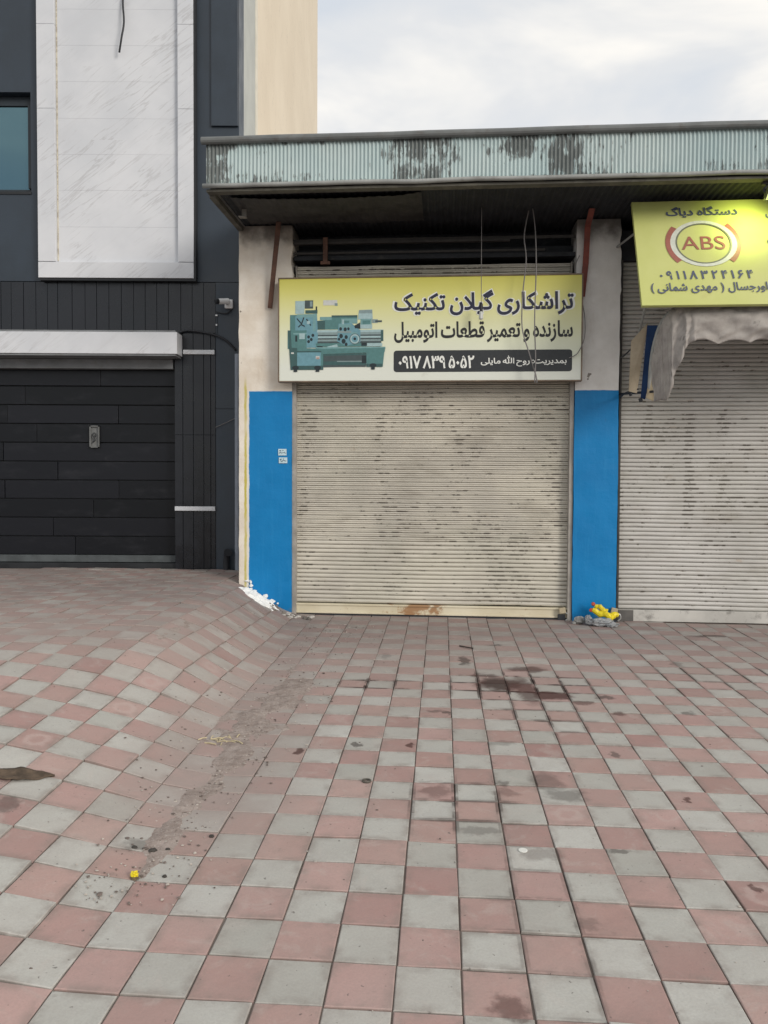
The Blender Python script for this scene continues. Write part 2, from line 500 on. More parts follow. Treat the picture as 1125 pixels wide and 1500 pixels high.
    for k in range(260):
        y = rr.uniform(2.0, 7.4); x = rr.uniform(-2.4, 3.2)
        s = rr.uniform(0.0015, 0.004)
        gr.cur = 0 if rr.random() < 0.75 else 1
        gr.lump((x, y, H(x, y) + s * 0.4), s * rr.uniform(0.8, 2.0), s * rr.uniform(0.8, 1.6), s * 0.5, k, 0.5, 6)
    tag(gr.build('grit', gmats), label='scattered grit and tiny chips lying on the paving', cat='grit', kind='stuff')
build_ground()

# ------------------------------------------------------------------ shared materials
def stone_material(name, c, rough, var=0.25, streak=0.5):
    t = NT(name)
    n = t.noise(2.2, 6, 0.6)
    col = t.mix(t.ramp(n, 0.3, 0.7), c2(c, 1 - var), c2(c, 1 + var))
    s = t.noise(3.0, 6, 0.65, vec=t.mapped(scale=(6, 6, 0.8)))
    col = t.mix(t.ramp(s, 0.5, 0.75, 0, streak), col, c2(c, 1.9))
    f = t.noise(90, 3)
    col = t.mix(t.ramp(f, 0.3, 0.8, 0, 0.3), col, c2(c, 0.6))
    t.bump(t.noise(25, 4), 0.06, 0.004)
    return t.fin(col, t.ramp(n, 0.3, 0.7, rough - 0.1, rough + 0.12), 0, 0.5)
M_CLAD = stone_material('slate_blue_cladding', (0.026, 0.038, 0.054), 0.42, 0.18, 0.12)
M_PLANK = stone_material('polished_dark_planks', (0.010, 0.012, 0.017), 0.3, 0.3, 0.22)
def door_material():
    t = NT('garage_door_boards')
    tone = t.attr('tone').outputs['Fac']
    c = t.mix(tone, (0.004, 0.005, 0.007), (0.009, 0.010, 0.014))
    n = t.noise(3, 7, 0.65, vec=t.mapped(scale=(1, 1, 2.5)))
    c = t.mix(t.ramp(n, 0.5, 0.8, 0, 0.5), c, (0.03, 0.031, 0.037))
    sc = t.noise(7, 3, 0.5, vec=t.mapped(rot=(0, 0.5, 0), scale=(9, 1, 0.6)))
    c = t.mix(t.ramp(sc, 0.72, 0.76, 0, 0.5), c, (0.12, 0.12, 0.125))
    t.bump(t.noise(60, 4), 0.1, 0.003)
    return t.fin(c, 0.34, 0, 0.3)
M_DOOR = door_material()
def marble_material():
    t = NT('pale_marble')
    x, y, z = t.xyz()
    xm = t.math('ABSOLUTE', t.math('ADD', x, 3.02))
    cb = t.n.new('ShaderNodeCombineXYZ')
    t.set(cb.inputs[0], xm); t.set(cb.inputs[2], z)
    rowk = t.math('FLOOR', t.math('MULTIPLY', z, 1.22))
    t.set(cb.inputs[1], t.math('MULTIPLY', rowk, 3.7))
    v = t.mapped(scale=(.8, 1, 8.5), src=t.mapped(rot=(0, R(38), 0), src=cb.outputs[0]))
    n = t.noise(1.15, 6, 0.58, vec=v, dist=0.35)
    vein = t.math('ABSOLUTE', t.math('SUBTRACT', n, 0.5))
    cl = t.noise(1.2, 4, 0.5)
    c = t.mix(t.ramp(t.noise(1.5, 5), 0.3, 0.7), (0.58, 0.60, 0.635), (0.67, 0.685, 0.715))
    c = t.mix(t.math('MULTIPLY', t.ramp(vein, 0.0, 0.03, 0.42, 0), t.ramp(cl, 0.42, 0.60)), c, (0.36, 0.355, 0.36))
    c = t.mix(t.ramp(n, 0.52, 0.8, 0, 0.3), c, (0.50, 0.50, 0.52))
    c = t.mix(t.ramp(t.noise(5, 6, 0.7), 0.64, 0.82, 0, 0.15), c, (0.45, 0.41, 0.36))
    return t.fin(c, 0.42, 0, 0.4)
M_MARBLE = marble_material()
M_BLACK = basic('black_metal', (0.018, 0.020, 0.023), 0.45, 0.2, 5, 0.05)
M_FRAME = basic('dark_window_frame', (0.022, 0.03, 0.038), 0.4, 0.15, 5, 0.0)
M_PVC = basic('grey_pvc', (0.24, 0.27, 0.32), 0.5, 0.1, 3, 0.05, dirt=0.3)
M_GREYTRIM = basic('grey_trim', (0.20, 0.21, 0.22), 0.55, 0.15, 5, 0.05, dirt=0.3)
M_WIRE = basic('grey_wire', (0.20, 0.19, 0.19), 0.6, 0.1, 5, 0)
M_CABLE = basic('black_cable', (0.02, 0.022, 0.027), 0.5, 0.1, 5, 0)
M_WHITEP = basic('white_plastic', (0.80, 0.81, 0.82), 0.4, 0.06, 5, 0)
M_RUST = basic('rusty_steel', (0.115, 0.06, 0.042), 0.8, 0.3, 14, 0.3, dirt=0.5, dcol=(0.05, 0.035, 0.03))
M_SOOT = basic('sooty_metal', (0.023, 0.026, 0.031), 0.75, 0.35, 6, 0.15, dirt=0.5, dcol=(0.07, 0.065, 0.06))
M_SOOT2 = basic('sooty_steel_rail', (0.05, 0.047, 0.044), 0.7, 0.3, 9, 0.15, dirt=0.6, dcol=(0.03, 0.028, 0.026))
M_GALV = basic('weathered_trim_metal', (0.30, 0.31, 0.30), 0.55, 0.15, 4, 0.08, dirt=0.45, dcol=(0.12, 0.10, 0.085))
M_GALVDK = basic('tarnished_gutter', (0.155, 0.165, 0.165), 0.55, 0.2, 3, 0.08, dirt=0.6, dcol=(0.10, 0.075, 0.06))
M_CONC = basic('rough_concrete', (0.28, 0.27, 0.25), 0.9, 0.15, 5, 0.4, dirt=0.3)

# ------------------------------------------------------------------ left building
LY = 8.85
def build_left():
    root = thing('apartment_building', 'dark slate clad building with a tall pale marble panel and black garage door', 'building', (-4.5, LY, 0.3))
    off = root.location
    def P(mb, name, mat, parent=root, **k):
        o = off if parent is root else off
        return mb.build(name, mat, parent, off=o, **k)
    XR = -1.666
    XL = -8.0
    TOP = 14.0
    # smooth upper facade around the window
    w = MB()
    wx0, wx1, wz0, wz1 = -5.6, -4.028, 4.651, 5.767
    w.box(XL, wx0, LY, LY + .3, 3.645, TOP)
    w.box(wx0, wx1, LY, LY + .3, 3.645, wz0)
    w.box(wx0, wx1, LY, LY + .3, wz1, TOP)
    w.box(wx1, XR, LY, LY + .3, 3.645, TOP)
    w.box(XL, -2.4, LY + .012, LY + .3, 2.79, 3.64)           # behind the vertical planks
    w.box(-2.4, XR - .002, LY + .012, LY + .3, 0.2, 3.64)
    w.box(XL, -5.6, LY + .012, LY + .3, 0.2, 2.79)
    P(w, 'wall', M_CLAD)
    # corner slab, floor to cladding band
    s = MB()
    s.box(-1.932, XR, LY - .004, LY + .011, 0.25, 2.2); s.box(-1.932, XR, LY - .004, LY + .011, 2.206, 3.638)
    P(s, 'corner_slab', M_CLAD)
    p = MB(); p.box(-1.976, XR - .004, LY - .03, LY - .001, 5.39, TOP - .2)
    P(p, 'raised_panel', M_CLAD, bevel=.004)
    # vertical plank band over the canopy, and beside the door
    v = MB()
    xs = [-4.382 - .135 * k for k in range(26, 0, -1)] + [-4.382, -4.265, -4.124, -3.984, -3.851, -3.734, -3.57, -3.422, -3.29, -3.15, -3.009, -2.869, -2.736, -2.604, -2.471, -2.33, -2.2, -2.07, -1.932]
    rr = random.Random(5)
    for a, b in zip(xs, xs[1:]):
        d = rr.uniform(0, .006)
        v.box(a + .003, b - .003, LY - .006 - d * .6, LY + .010, 3.066, 3.632)
    P(v, 'plank_band', M_PLANK)
    v = MB()
    xs2 = [-2.405, -2.31, -2.19, -2.07, -1.99, -1.934]
    for a, b in zip(xs2, xs2[1:]):
        d = rr.uniform(0, .008)
        for (z0, z1) in ((0.3, 1.03), (1.085, 1.9), (1.906, 2.815), (2.875, 3.06)):
            v.box(a + .004, b - .004, LY - .008 - d, LY + .010, z0, z1)
    P(v, 'door_jamb_planks', M_PLANK)
    for (x0, x1, z) in ((-2.30, -1.942, 2.845), (-2.40, -1.937, 1.057)):
        b = MB(); b.box(x0, x1, LY - .035, LY + .009, z - .025, z + .025)
        P(b, 'white_stone_strip', M_MARBLE, bevel=.004)
    # canopy ledge
    c = MB(); c.box(-5.9, -2.311, LY - .25, LY - .02, 2.79, 3.03)
    P(c, 'canopy_ledge', M_MARBLE, bevel=.004)
    c = MB(); c.box(-5.88, -2.33, LY - .24, LY - .015, 3.032, 3.05); c.box(-5.88, -2.33, LY - .235, LY + .1, 2.77, 2.788)
    P(c, 'ledge_underside', M_GREYTRIM)
    # garage door in its recess
    DY = LY + .16
    d = MB(); d.box(-5.58, -2.43, LY + .02, DY - .02, 2.66, 2.765)
    P(d, 'door_header', M_GREYTRIM)
    d = MB(); d.box(-5.6, -2.412, LY + .04, DY + .02, 0.28, 0.415)
    P(d, 'door_threshold', M_BLACK, bevel=.005)
    d = MB(); d.box(-5.6, -2.412, LY + .1, DY + .03, 0.42, 0.50)
    P(d, 'door_bottom_rail', basic('dark_grey_rail', (0.075, 0.085, 0.09), 0.5, .2), bevel=.005)
    v, f, tone = [], [], []
    z = 0.505
    zs = []
    while z < 2.62:
        zs.append(z); z += 0.219
    for k, z in enumerate(zs):
        cuts = [-5.6]
        x = -5.6
        while x < -2.9:
            x += rr.uniform(1.1, 2.4); cuts.append(min(x, -2.412))
        if cuts[-1] != -2.412: cuts.append(-2.412)
        for a, b in zip(cuts, cuts[1:]):
            n = len(v); e = .003; t = rr.uniform(0, .010)
            y0, y1, z1 = DY - .012 + t, DY + .03, min(z + .207, 2.655)
            for zz in (z, z1):
                for (xx, yy) in ((a + e, y0), (b - e, y0), (b - e, y1), (a + e, y1)): v.append((xx - off.x, yy - off.y, zz - off.z))
            for q in ((0, 3, 2, 1), (4, 5, 6, 7), (0, 1, 5, 4), (1, 2, 6, 5), (2, 3, 7, 6), (3, 0, 4, 7)): f.append(tuple(n + g for g in q))
            tone += [rr.random()] * 8
    me = bpy.data.meshes.new('garage_door'); me.from_pydata(v, [], f)
    at = me.attributes.new('tone', 'FLOAT', 'POINT'); at.data.foreach_set('value', tone)
    me.materials.append(M_DOOR); me.update()
    door = link(bpy.data.objects.new('garage_door', me)); door.parent = root
    bv = door.modifiers.new('bevel', 'BEVEL'); bv.width = .003; bv.segments = 2
    bk = MB(); bk.box(-5.6, -2.412, DY + .031, DY + .05, 0.42, 2.7); P(bk, 'door_backing', M_BLACK, parent=door)
    # recessed grey lock plate
    lp = MB()
    x0, x1, z0, z1 = -3.43, -3.322, 1.755, 2.01
    lp.box(x0, x1, DY - .02, DY - .013, z0, z1)
    for (a, b, c_, d_) in ((x0, x0 + .014, z0, z1), (x1 - .010, x1, z0, z1), (x0, x1, z1 - .012, z1), (x0, x1, z0, z0 + .01)):
        lp.box(a, b, DY - .045, DY - .0205, c_, d_)
    o = P(lp, 'lock_plate', basic('worn_grey_plate', (0.15, 0.155, 0.155), 0.45, .15), parent=door)
    hd = MB()
    cx, cz = -3.372, 1.90
    hd.tube([(cx + .02 * math.sin(a), DY - .05, cz + .025 * math.cos(a)) for a in [k * math.pi / 5 for k in range(11)]], .006, 6)
    hd.tube([(cx, DY - .05, cz - .025), (cx + .012, DY - .052, cz - .06), (cx - .02, DY - .05, cz - .085)], .008, 6)
    P(hd, 'handle', M_BLACK, parent=o)
    # marble panel with a raised frame
    mp_ = MB()
    x0, x1 = -3.912, -2.160
    zb = 3.663
    for (a, b, c_, d_) in ((x0, -3.715, 3.845, TOP), (-2.335, x1, 3.845, TOP), (x0, x1, zb, 3.838)):
        if d_ > 6:
            zz = c_
            for h in (1.70, 0.93, 1.1, 1.2, 1.2, 1.6, 1.7, 1.7):
                mp_.box(a, b, LY - .10, LY - .002, zz, min(zz + h - .003, TOP)); zz += h
                if zz > TOP: break
        else:
            mp_.box(a, b, LY - .10, LY - .002, c_, d_)
    o = P(mp_, 'marble_frame', M_MARBLE, bevel=.002)
    inn = MB()
    zz = 3.846
    k = 0
    while zz < TOP:
        h = (0.40, 0.41, 0.4)[k % 3]; k += 1
        inn.box(-3.713, -2.337, LY - .045, LY - .003, zz, zz + h - .0012); zz += h
    P(inn, 'marble_infill', M_MARBLE)
    ed = MB(); ed.box(x0 + .01, x1 + .022, LY - .085, LY - .003, zb - .028, zb - .001); ed.box(x1 + .001, x1 + .022, LY - .085, LY - .003, zb, TOP)
    P(ed, 'panel_edge_shade', M_BLACK)  # black strips stand in for the shade below and right of the panel
    cr = NT('lit_return_tone'); n = cr.noise(14, 6, .7)
    M_LIT_RETURN = cr.fin(cr.mix(cr.ramp(n, .45, .6), (0.62, 0.58, 0.48), (0.40, 0.36, 0.29)), .8)
    se = MB(); se.box(-3.713, -3.700, LY - .052, LY - .0455, 3.86, TOP - .1)  # pale strip: light on the frame's inner return, put into its colour
    P(se, 'lit_return_strip', M_LIT_RETURN)
    # window
    fr = MB()
    FY = LY + .10
    fr.box(wx0, wx1, FY, FY + .06, wz0, wz0 + .06); fr.box(wx0, wx1, FY, FY + .06, wz1 - .11, wz1)
    fr.box(wx1 - .065, wx1, FY - .03, FY + .06, wz0 + .061, wz1 - .111); fr.box(wx0, wx0 + .06, FY, FY + .06, wz0 + .061, wz1 - .111)
    fr.box(-4.9, -4.85, FY, FY + .05, wz0 + .061, wz1 - .111)
    wf = P(fr, 'window', M_FRAME, bevel=.004)
    gl = MB(); gl.box(wx0 + .061, -4.901, FY + .02, FY + .03, wz0 + .062, wz1 - .112); gl.box(-4.849, wx1 - .066, FY + .02, FY + .03, wz0 + .062, wz1 - .112)
    t = NT('tinted_reflective_glass')
    P(gl, 'pane', t.fin((0.10, 0.18, 0.215), 0.03, 0.85, 0.5), parent=wf)
    sl_ = MB(); sl_.box(wx0, wx1 + .004, LY - .01, FY - .001, wz0 - .03, wz0 - .001)
    P(sl_, 'sill', M_BLACK, parent=wf)
    # flank: stone return, then plastered cream wall running back above the shop roof
    rt_ = MB(); rt_.box(XR - .25, XR, LY + .301, 10.0, 0.1, TOP)
    P(rt_, 'stone_return', basic('grey_beige_stone', (0.48, 0.49, 0.455), .7, .08, 3, .1))
    ln = MB(); ln.box(XR - .02, XR + .012, 9.97, 10.06, 2.5, TOP)
    P(ln, 'corner_bead', basic('pale_corner_bead', (0.72, 0.68, 0.58), .7, .06))
    t = NT('cream_plaster')
    n = t.noise(0.7, 5); c = t.mix(t.ramp(n, .3, .7), (0.74, 0.645, 0.51), (0.80, 0.705, 0.565))
    vn = t.noise(2.2, 5, .6, vec=t.mapped(scale=(1, 1, .25), rot=(R(20), 0, 0)), dist=1.5)
    c = t.mix(t.ramp(t.math('ABSOLUTE', t.math('SUBTRACT', vn, .5)), 0, .006, .35, 0), c, (0.35, 0.31, 0.25))
    t.bump(t.noise(30, 5), .1, .004)
    sw = MB(); sw.box(XR - .25, XR + .004, 10.061, 18.9, 0.1, TOP)
    P(sw, 'side_wall', t.fin(c, .9, 0, .2))
    rw = MB(); rw.box(XL, XR - .26, 18.6, 18.9, 0.1, TOP); rw.box(XL, XL + .25, LY + .31, 18.59, .1, TOP); rw.box(XL, XR - .26, LY + .31, 18.59, TOP - .3, TOP)
    P(rw, 'rear_walls', M_CONC)
build_left()

# small things on the left building
def left_fittings():
    o = thing('security_camera', 'white bullet security camera on the dark wall left of the shop', 'camera', (-1.80, LY, 3.39))
    off = o.location
    b = MB(); b.box(-1.825, -1.730, LY - .045, LY - .005, 3.340, 3.442); b.build('mounting_box', M_WHITEP, o, off, bevel=.012)
    a = MB(); a.tube([(-1.79, LY - .05, 3.40), (-1.80, LY - .10, 3.395)], .022, 10); a.build('arm', M_GREYTRIM, o, off)
    d = Vector((-0.75, -0.55, -0.14)).normalized()
    c0 = Vector((-1.785, LY - .11, 3.405))
    bd = MB(); bd.tube([c0 - d * .03, c0 - d * .02, c0 + d * .10], [.024, .033, .031], 14); bd.build('body', M_WHITEP, o, off, smooth=False)
    ln = MB(); ln.tube([c0 + d * .101, c0 + d * .135, c0 + d * .14], [.030, .032, .025], 14); ln.build('lens_hood', M_CABLE, o, off)
    w = MB()
    w.tube(catmull([(-1.75, LY - .02, 3.33), (-1.80, LY - .03, 3.285), (-1.87, LY - .03, 3.29), (-1.925, LY - .02, 3.305)]), .008, 6)
    w.tube(catmull([(-1.918, LY - .012, 3.29), (-1.915, LY - .012, 3.18), (-1.917, LY - .012, 3.05)]), .003, 5)
    w.build('lead', M_CABLE, o, off)
    for (a_, b_, c_, d_) in ((-1.932, -1.908, 3.255, 3.272), (-1.930, -1.912, 3.145, 3.165)):
        pl = MB(); pl.box(a_, b_, LY - .025, LY - .01, c_, d_); pl.build('cable_clip', M_WHITEP, o, off, bevel=.003)
    c = MB(); c.tube(catmull([(-2.36, LY - .03, 3.06), (-2.25, LY - .05, 3.085), (-2.12, LY - .05, 3.075), (-1.93, LY - .05, 3.035), (-1.80, LY - .04, 2.97), (-1.70, LY - .02, 2.87)]), .013, 8)
    tag(c.build('power_cable', M_CABLE, smooth=True), 'thick black cable arching from the marble canopy to the grey pipe', 'cable')
    r = MB(); r.tube(catmull([(-2.945, LY - .06, 6.9), (-2.945, LY - .09, 6.7), (-2.925, LY - .12, 6.48), (-2.95, LY - .13, 6.3), (-2.985, LY - .10, 6.16)]), .011, 7)
    tag(r.build('loose_cable', M_CABLE, smooth=True), 'short black cable end dangling down the tall marble panel', 'cable')
    p = MB()
    gz = H(-1.67, LY - .06) - .03
    p.tube([(-1.672, LY - .055, gz), (-1.672, LY - .055, 2.82)], .034, 14)
    tag(p.build('drain_pipe', M_PVC, smooth=False), 'vertical grey plastic pipe up the corner beside the blue pillar', 'pipe')
    s = MB()
    s.tube(catmull([(-1.80, LY - .07, .33), (-1.80, LY - .07, .45), (-1.79, LY - .085, .53), (-1.77, LY - .12, .565)]), [.035] * 18 + [.05], 12)
    tag(s.build('pipe_stub', M_CABLE, smooth=False), 'black elbow pipe stub low on the dark wall by the grey pipe', 'pipe')
    th = MB(); th.tube(catmull([(-1.70, LY - .02, 2.10), (-1.80, LY - .02, 2.05), (-1.935, LY - .015, 1.99)]), .004, 5)
    tag(th.build('thin_wire', M_WIRE), 'thin pale wire slanting across the dark corner slab', 'wire')
left_fittings()

# ------------------------------------------------------------------ the shop building
def pillar_material(name, u0, ub, seed, rim):
    ca, cb_ = ((0.66, 0.59, 0.495), (0.80, 0.755, 0.68)) if rim else ((0.68, 0.665, 0.635), (0.80, 0.79, 0.765))
    """cream plaster above, blue gloss paint below z=2.315 from u=ub to the right"""
    t = NT(name)
    x, y, z = t.xyz()
    n = t.noise(3.0, 6, .62, vec=t.mapped(loc=(seed, seed, 0)))
    c = t.mix(t.ramp(n, .3, .7), ca, cb_)
    st = t.noise(2.4, 7, .7, vec=t.mapped(scale=(2, 2, .7), loc=(seed * 2, 0, 0)))
    c = t.mix(t.ramp(st, .55, .75, 0, .45), c, (0.40, 0.32, 0.24))
    top_tone = t.math('ADD', z, t.math('MULTIPLY', t.noise(5, 5), .5))
    c = t.mix(t.ramp(top_tone, 3.95, 4.25, 0, .85), c, (0.07, 0.06, 0.052))  # plaster turns darker towards the pillar's top
    holes = t.noise(9, 3, .5, vec=t.mapped(loc=(0, seed, 3)))
    c = t.mix(t.ramp(holes, .72, .76, 0, .8), c, (0.10, 0.08, 0.06))
    wob = t.math('MULTIPLY', t.math('SUBTRACT', t.noise(9, 5, .6), .5), .03)
    xe = t.math('ADD', x, wob); ze = t.math('ADD', z, t.math('MULTIPLY', wob, .5))
    blue = t.mix(t.ramp(t.noise(1.5, 5), .3, .7), (0.0, 0.165, 0.42), (0.003, 0.20, 0.49))
    roll = t.noise(3.0, 5, .6, vec=t.mapped(scale=(7, 1, .7)))
    blue = t.mix(t.ramp(roll, .5, .75, 0, .35), blue, (0.02, 0.235, 0.52))
    scf = t.noise(7, 6, .72, vec=t.mapped(scale=(1, 1, 1.6), loc=(seed, 4, 4)))
    blue = t.mix(t.ramp(scf, .64, .74, 0, .4), blue, (0.03, 0.11, 0.24))
    chip = t.noise(16, 4, .6, vec=t.mapped(loc=(seed, 9, 1)))
    blue = t.mix(t.ramp(chip, .735, .75, 0, .8), blue, (0.42, 0.45, 0.45))
    blue = t.mix(t.ramp(t.noise(38, 3, .5), .74, .78, 0, .5), blue, (0.02, 0.06, 0.14))
    fx = t.ramp(xe, ub - .003, ub + .003); fz = t.ramp(ze, 2.318, 2.312)
    if rim:
        yl = t.math('MULTIPLY', t.math('MULTIPLY', t.ramp(xe, ub - .055, ub - .045), t.ramp(xe, ub - .02, ub - .03)), t.ramp(z, 2.5, 2.3))
        c = t.mix(t.math('MULTIPLY', yl, t.ramp(t.noise(4, 4, .6, vec=t.mapped(scale=(1, 1, .3))), .35, .6)), c, (0.50, 0.44, 0.10))
        rimf = t.math('MULTIPLY', t.ramp(xe, ub - .018, ub - .012), t.ramp(z, 2.33, 2.31))
        c = t.mix(rimf, c, (0.66, 0.67, 0.63))
    low = t.math('ADD', z, t.math('MULTIPLY', t.noise(12, 5, .6, vec=t.mapped(loc=(1, 2, 3))), .22))
    blue = t.mix(t.ramp(low, .17, .11, 0, .8), blue, (0.10, 0.17, 0.26))
    c = t.mix(t.math('MULTIPLY', fx, fz), c, blue)
    t.bump(t.math('ADD', t.noise(22, 5, .6), t.math('MULTIPLY', t.noise(3, 3), .8)), .22, .012)
    return t.fin(c, t.ramp(t.math('MULTIPLY', fx, fz), 0, 1, .9, .42), 0, .35)

def slat_material(name, c0, c1, chips, seed, p, zs):
    t = NT(name)
    x, y, z = t.xyz()
    n = t.noise(1.3, 6, .6, vec=t.mapped(loc=(seed, 0, 0)))
    c = t.mix(t.ramp(n, .3, .7), c0, c1)
    gr = t.noise(2.0, 7, .65, vec=t.mapped(scale=(.8, 1, 2.2), loc=(seed, 2, 1)))
    c = t.mix(t.ramp(gr, .5, .78, 0, .5), c, (0.27, 0.245, 0.20))
    rust = t.noise(5, 6, .7, vec=t.mapped(scale=(1, 1, 3), loc=(seed, 5, 1)))
    c = t.mix(t.ramp(rust, .62, .75, 0, .35), c, (0.33, 0.21, 0.12))
    acc = None
    for (u, zz, ru, rz, k) in chips:
        v = t.vmath('MULTIPLY', t.vmath('SUBTRACT', t.co(), (u, 0, zz)), (1 / ru, 0, 1 / rz))
        q = t.ramp(t.vmath('LENGTH', v), .2, 1.1, k, 0)
        acc = q if acc is None else t.math('MAXIMUM', acc, q)
    # paint rubbed off along the ridge of each slat, in columns where the curtain drags
    fr = t.math('FRACT', t.math('DIVIDE', t.math('SUBTRACT', z, zs - p * .25), p))
    band = t.math('MULTIPLY', t.ramp(fr, .05, .2), t.ramp(fr, .62, .40))
    row = t.math('FLOOR', t.math('DIVIDE', t.math('SUBTRACT', z, zs - p * .25), p))
    cb = t.n.new('ShaderNodeCombineXYZ')
    t.set(cb.inputs[0], t.math('MULTIPLY', x, 9.0)); t.set(cb.inputs[1], t.math('MULTIPLY', row, .55)); t.set(cb.inputs[2], t.math('MULTIPLY', z, 9.0))
    ch = t.noise(1.0, 5, .66, vec=t.vmath('ADD', cb.outputs[0], (seed * 3, seed, 0)))
    cl = t.ramp(t.noise(1.6, 5, .62, vec=t.mapped(scale=(1.5, 1, 1), loc=(seed, 7, 7))), .42, .70, 0, .07)
    thr = t.math('ADD', t.math('MULTIPLY', acc, .17), cl)
    m_ = t.math('MULTIPLY', t.ramp(t.math('ADD', ch, thr), .60, .68), band)
    spk = t.noise(1.0, 3, .6, vec=t.mapped(scale=(26, 1, 70), loc=(seed, 0, 9)))
    m_ = t.math('MAXIMUM', m_, t.ramp(t.math('ADD', spk, t.math('MULTIPLY', thr, .45)), .70, .74, 0, .9))
    c = t.mix(t.math('MULTIPLY', m_, .85), c, t.mix(t.noise(25, 3), (0.05, 0.043, 0.037), (0.15, 0.125, 0.10)))
    sc = t.noise(1.0, 5, .6, vec=t.mapped(scale=(2.5, 1, 46), loc=(seed, 1, 4)))
    c = t.mix(t.ramp(sc, .52, .72, 0, .3), c, (0.27, 0.25, 0.215))
    c = t.mix(t.ramp(t.noise(.9, 4, .6, vec=t.mapped(loc=(seed, 3, 8))), .45, .7, 0, .3), c, (0.33, 0.33, 0.27))
    # grime settled in the groove under every slat
    gro = t.math('FRACT', t.math('DIVIDE', t.math('SUBTRACT', z, zs), p))
    g1 = t.math('MAXIMUM', t.ramp(gro, .16, .02), t.ramp(gro, .90, 1.0))
    c = t.mix(t.math('MULTIPLY', g1, .42), c, (0.14, 0.12, 0.095))
    t.bump(t.noise(40, 4), .12, .003)
    return t.fin(c, .55, 0, .35)

def slats(u0, u1, z0, z1, p, v0, seed, nu=40, double=0.0):
    b = MB()
    one = [(0.0, .005), (0.07, -.002), (0.16, -.0075), (0.32, -.0115), (0.55, -.0125), (0.78, -.0095), (0.93, -.005)]
    two = [(0.0, .005), (0.06, -.002), (0.14, -.0085), (0.27, -.011), (0.40, -.0085), (0.49, -.003), (0.58, -.009), (0.72, -.0115), (0.86, -.0085), (0.95, -.004)]
    rows = []
    z = z0
    while z + p <= z1 + 1e-6:
        for (a, d) in (two if z > double else one): rows.append((z + a * p, d))
        z += p
    n = len(rows)
    for (zz, d) in rows:
        for i in range(nu + 1):
            u = u0 + (u1 - u0) * i / nu
            w = .010 * noise.noise(Vector((u * 1.4 + seed, zz * 1.1, seed))) + .004 * noise.noise(Vector((u * 4 + seed, zz * 5, seed))) + .003 * noise.noise(Vector((u * 9 + seed, zz * 26, seed)))
            sag = .007 * noise.noise(Vector((u * 1.2, zz * .7 + seed, 3)))
            b.v.append((u, v0 + d + w, zz + sag))
    for j in range(n - 1):
        for i in range(nu):
            a = j * (nu + 1) + i
            b.face(a, a + 1, a + nu + 2, a + nu + 1)
    return b

def fascia_material():
    t = NT('peeling_blue_green_sheet')
    c = t.mix(t.ramp(t.noise(1.0, 5), .3, .7), (0.37, 0.48, 0.49), (0.47, 0.56, 0.555))
    st = t.noise(3, 5, .6, vec=t.mapped(scale=(7, 7, .4)))
    c = t.mix(t.ramp(st, .5, .8, 0, .3), c, (0.50, 0.53, 0.50))
    acc = None
    for (u, zz, ru, rz, k) in ((-1.44, 4.25, .20, .5, .36), (-1.2, 4.1, .28, .10, .26), (.42, 4.3, .40, .5, .34), (.15, 4.2, .12, .2, .1), (.98, 4.36, .1, .12, .26), (1.22, 4.33, .22, .16, .30), (1.62, 4.25, .20, .3, .28), (1.45, 4.42, .3, .05, .22), (-.62, 4.12, .18, .06, .2),
                               (2.95, 4.12, .25, .12, .18), (3.42, 4.2, .22, .3, .32), (3.9, 4.3, .3, .3, .25), (4.8, 4.2, .4, .3, .3), (.02, 4.07, 3.5, .035, .17), (-.4, 4.42, .6, .04, .18)):
        v = t.vmath('MULTIPLY', t.vmath('SUBTRACT', t.co(), (u, 0, zz)), (1 / ru, 0, 1 / rz))
        q = t.ramp(t.vmath('LENGTH', v), .35, 1.1, k, 0)
        acc = q if acc is None else t.math('MAXIMUM', acc, q)
    ch = t.noise(1.0, 5, .65, vec=t.mapped(scale=(38, 1, 5.5)))
    ch = t.math('ADD', t.math('MULTIPLY', ch, .8), t.math('MULTIPLY', t.noise(1, 4, .6, vec=t.mapped(scale=(90, 1, 24), loc=(4, 0, 2))), .2))
    acc = t.math('ADD', t.math('MULTIPLY', acc, t.ramp(t.noise(3.6, 5, .65), .34, .60, .3, .85)), t.ramp(t.noise(1.1, 4, .6, vec=t.mapped(loc=(6, 0, 0))), .42, .66, 0.04, .17))
    m_ = t.ramp(t.math('ADD', ch, acc), .68, .77)
    dk = t.mix(t.noise(16, 4), (0.048, 0.056, 0.056), (0.15, 0.165, 0.16))
    c = t.mix(t.math('MULTIPLY', m_, .92), c, dk)
    return t.fin(c, .55, 0, .4)

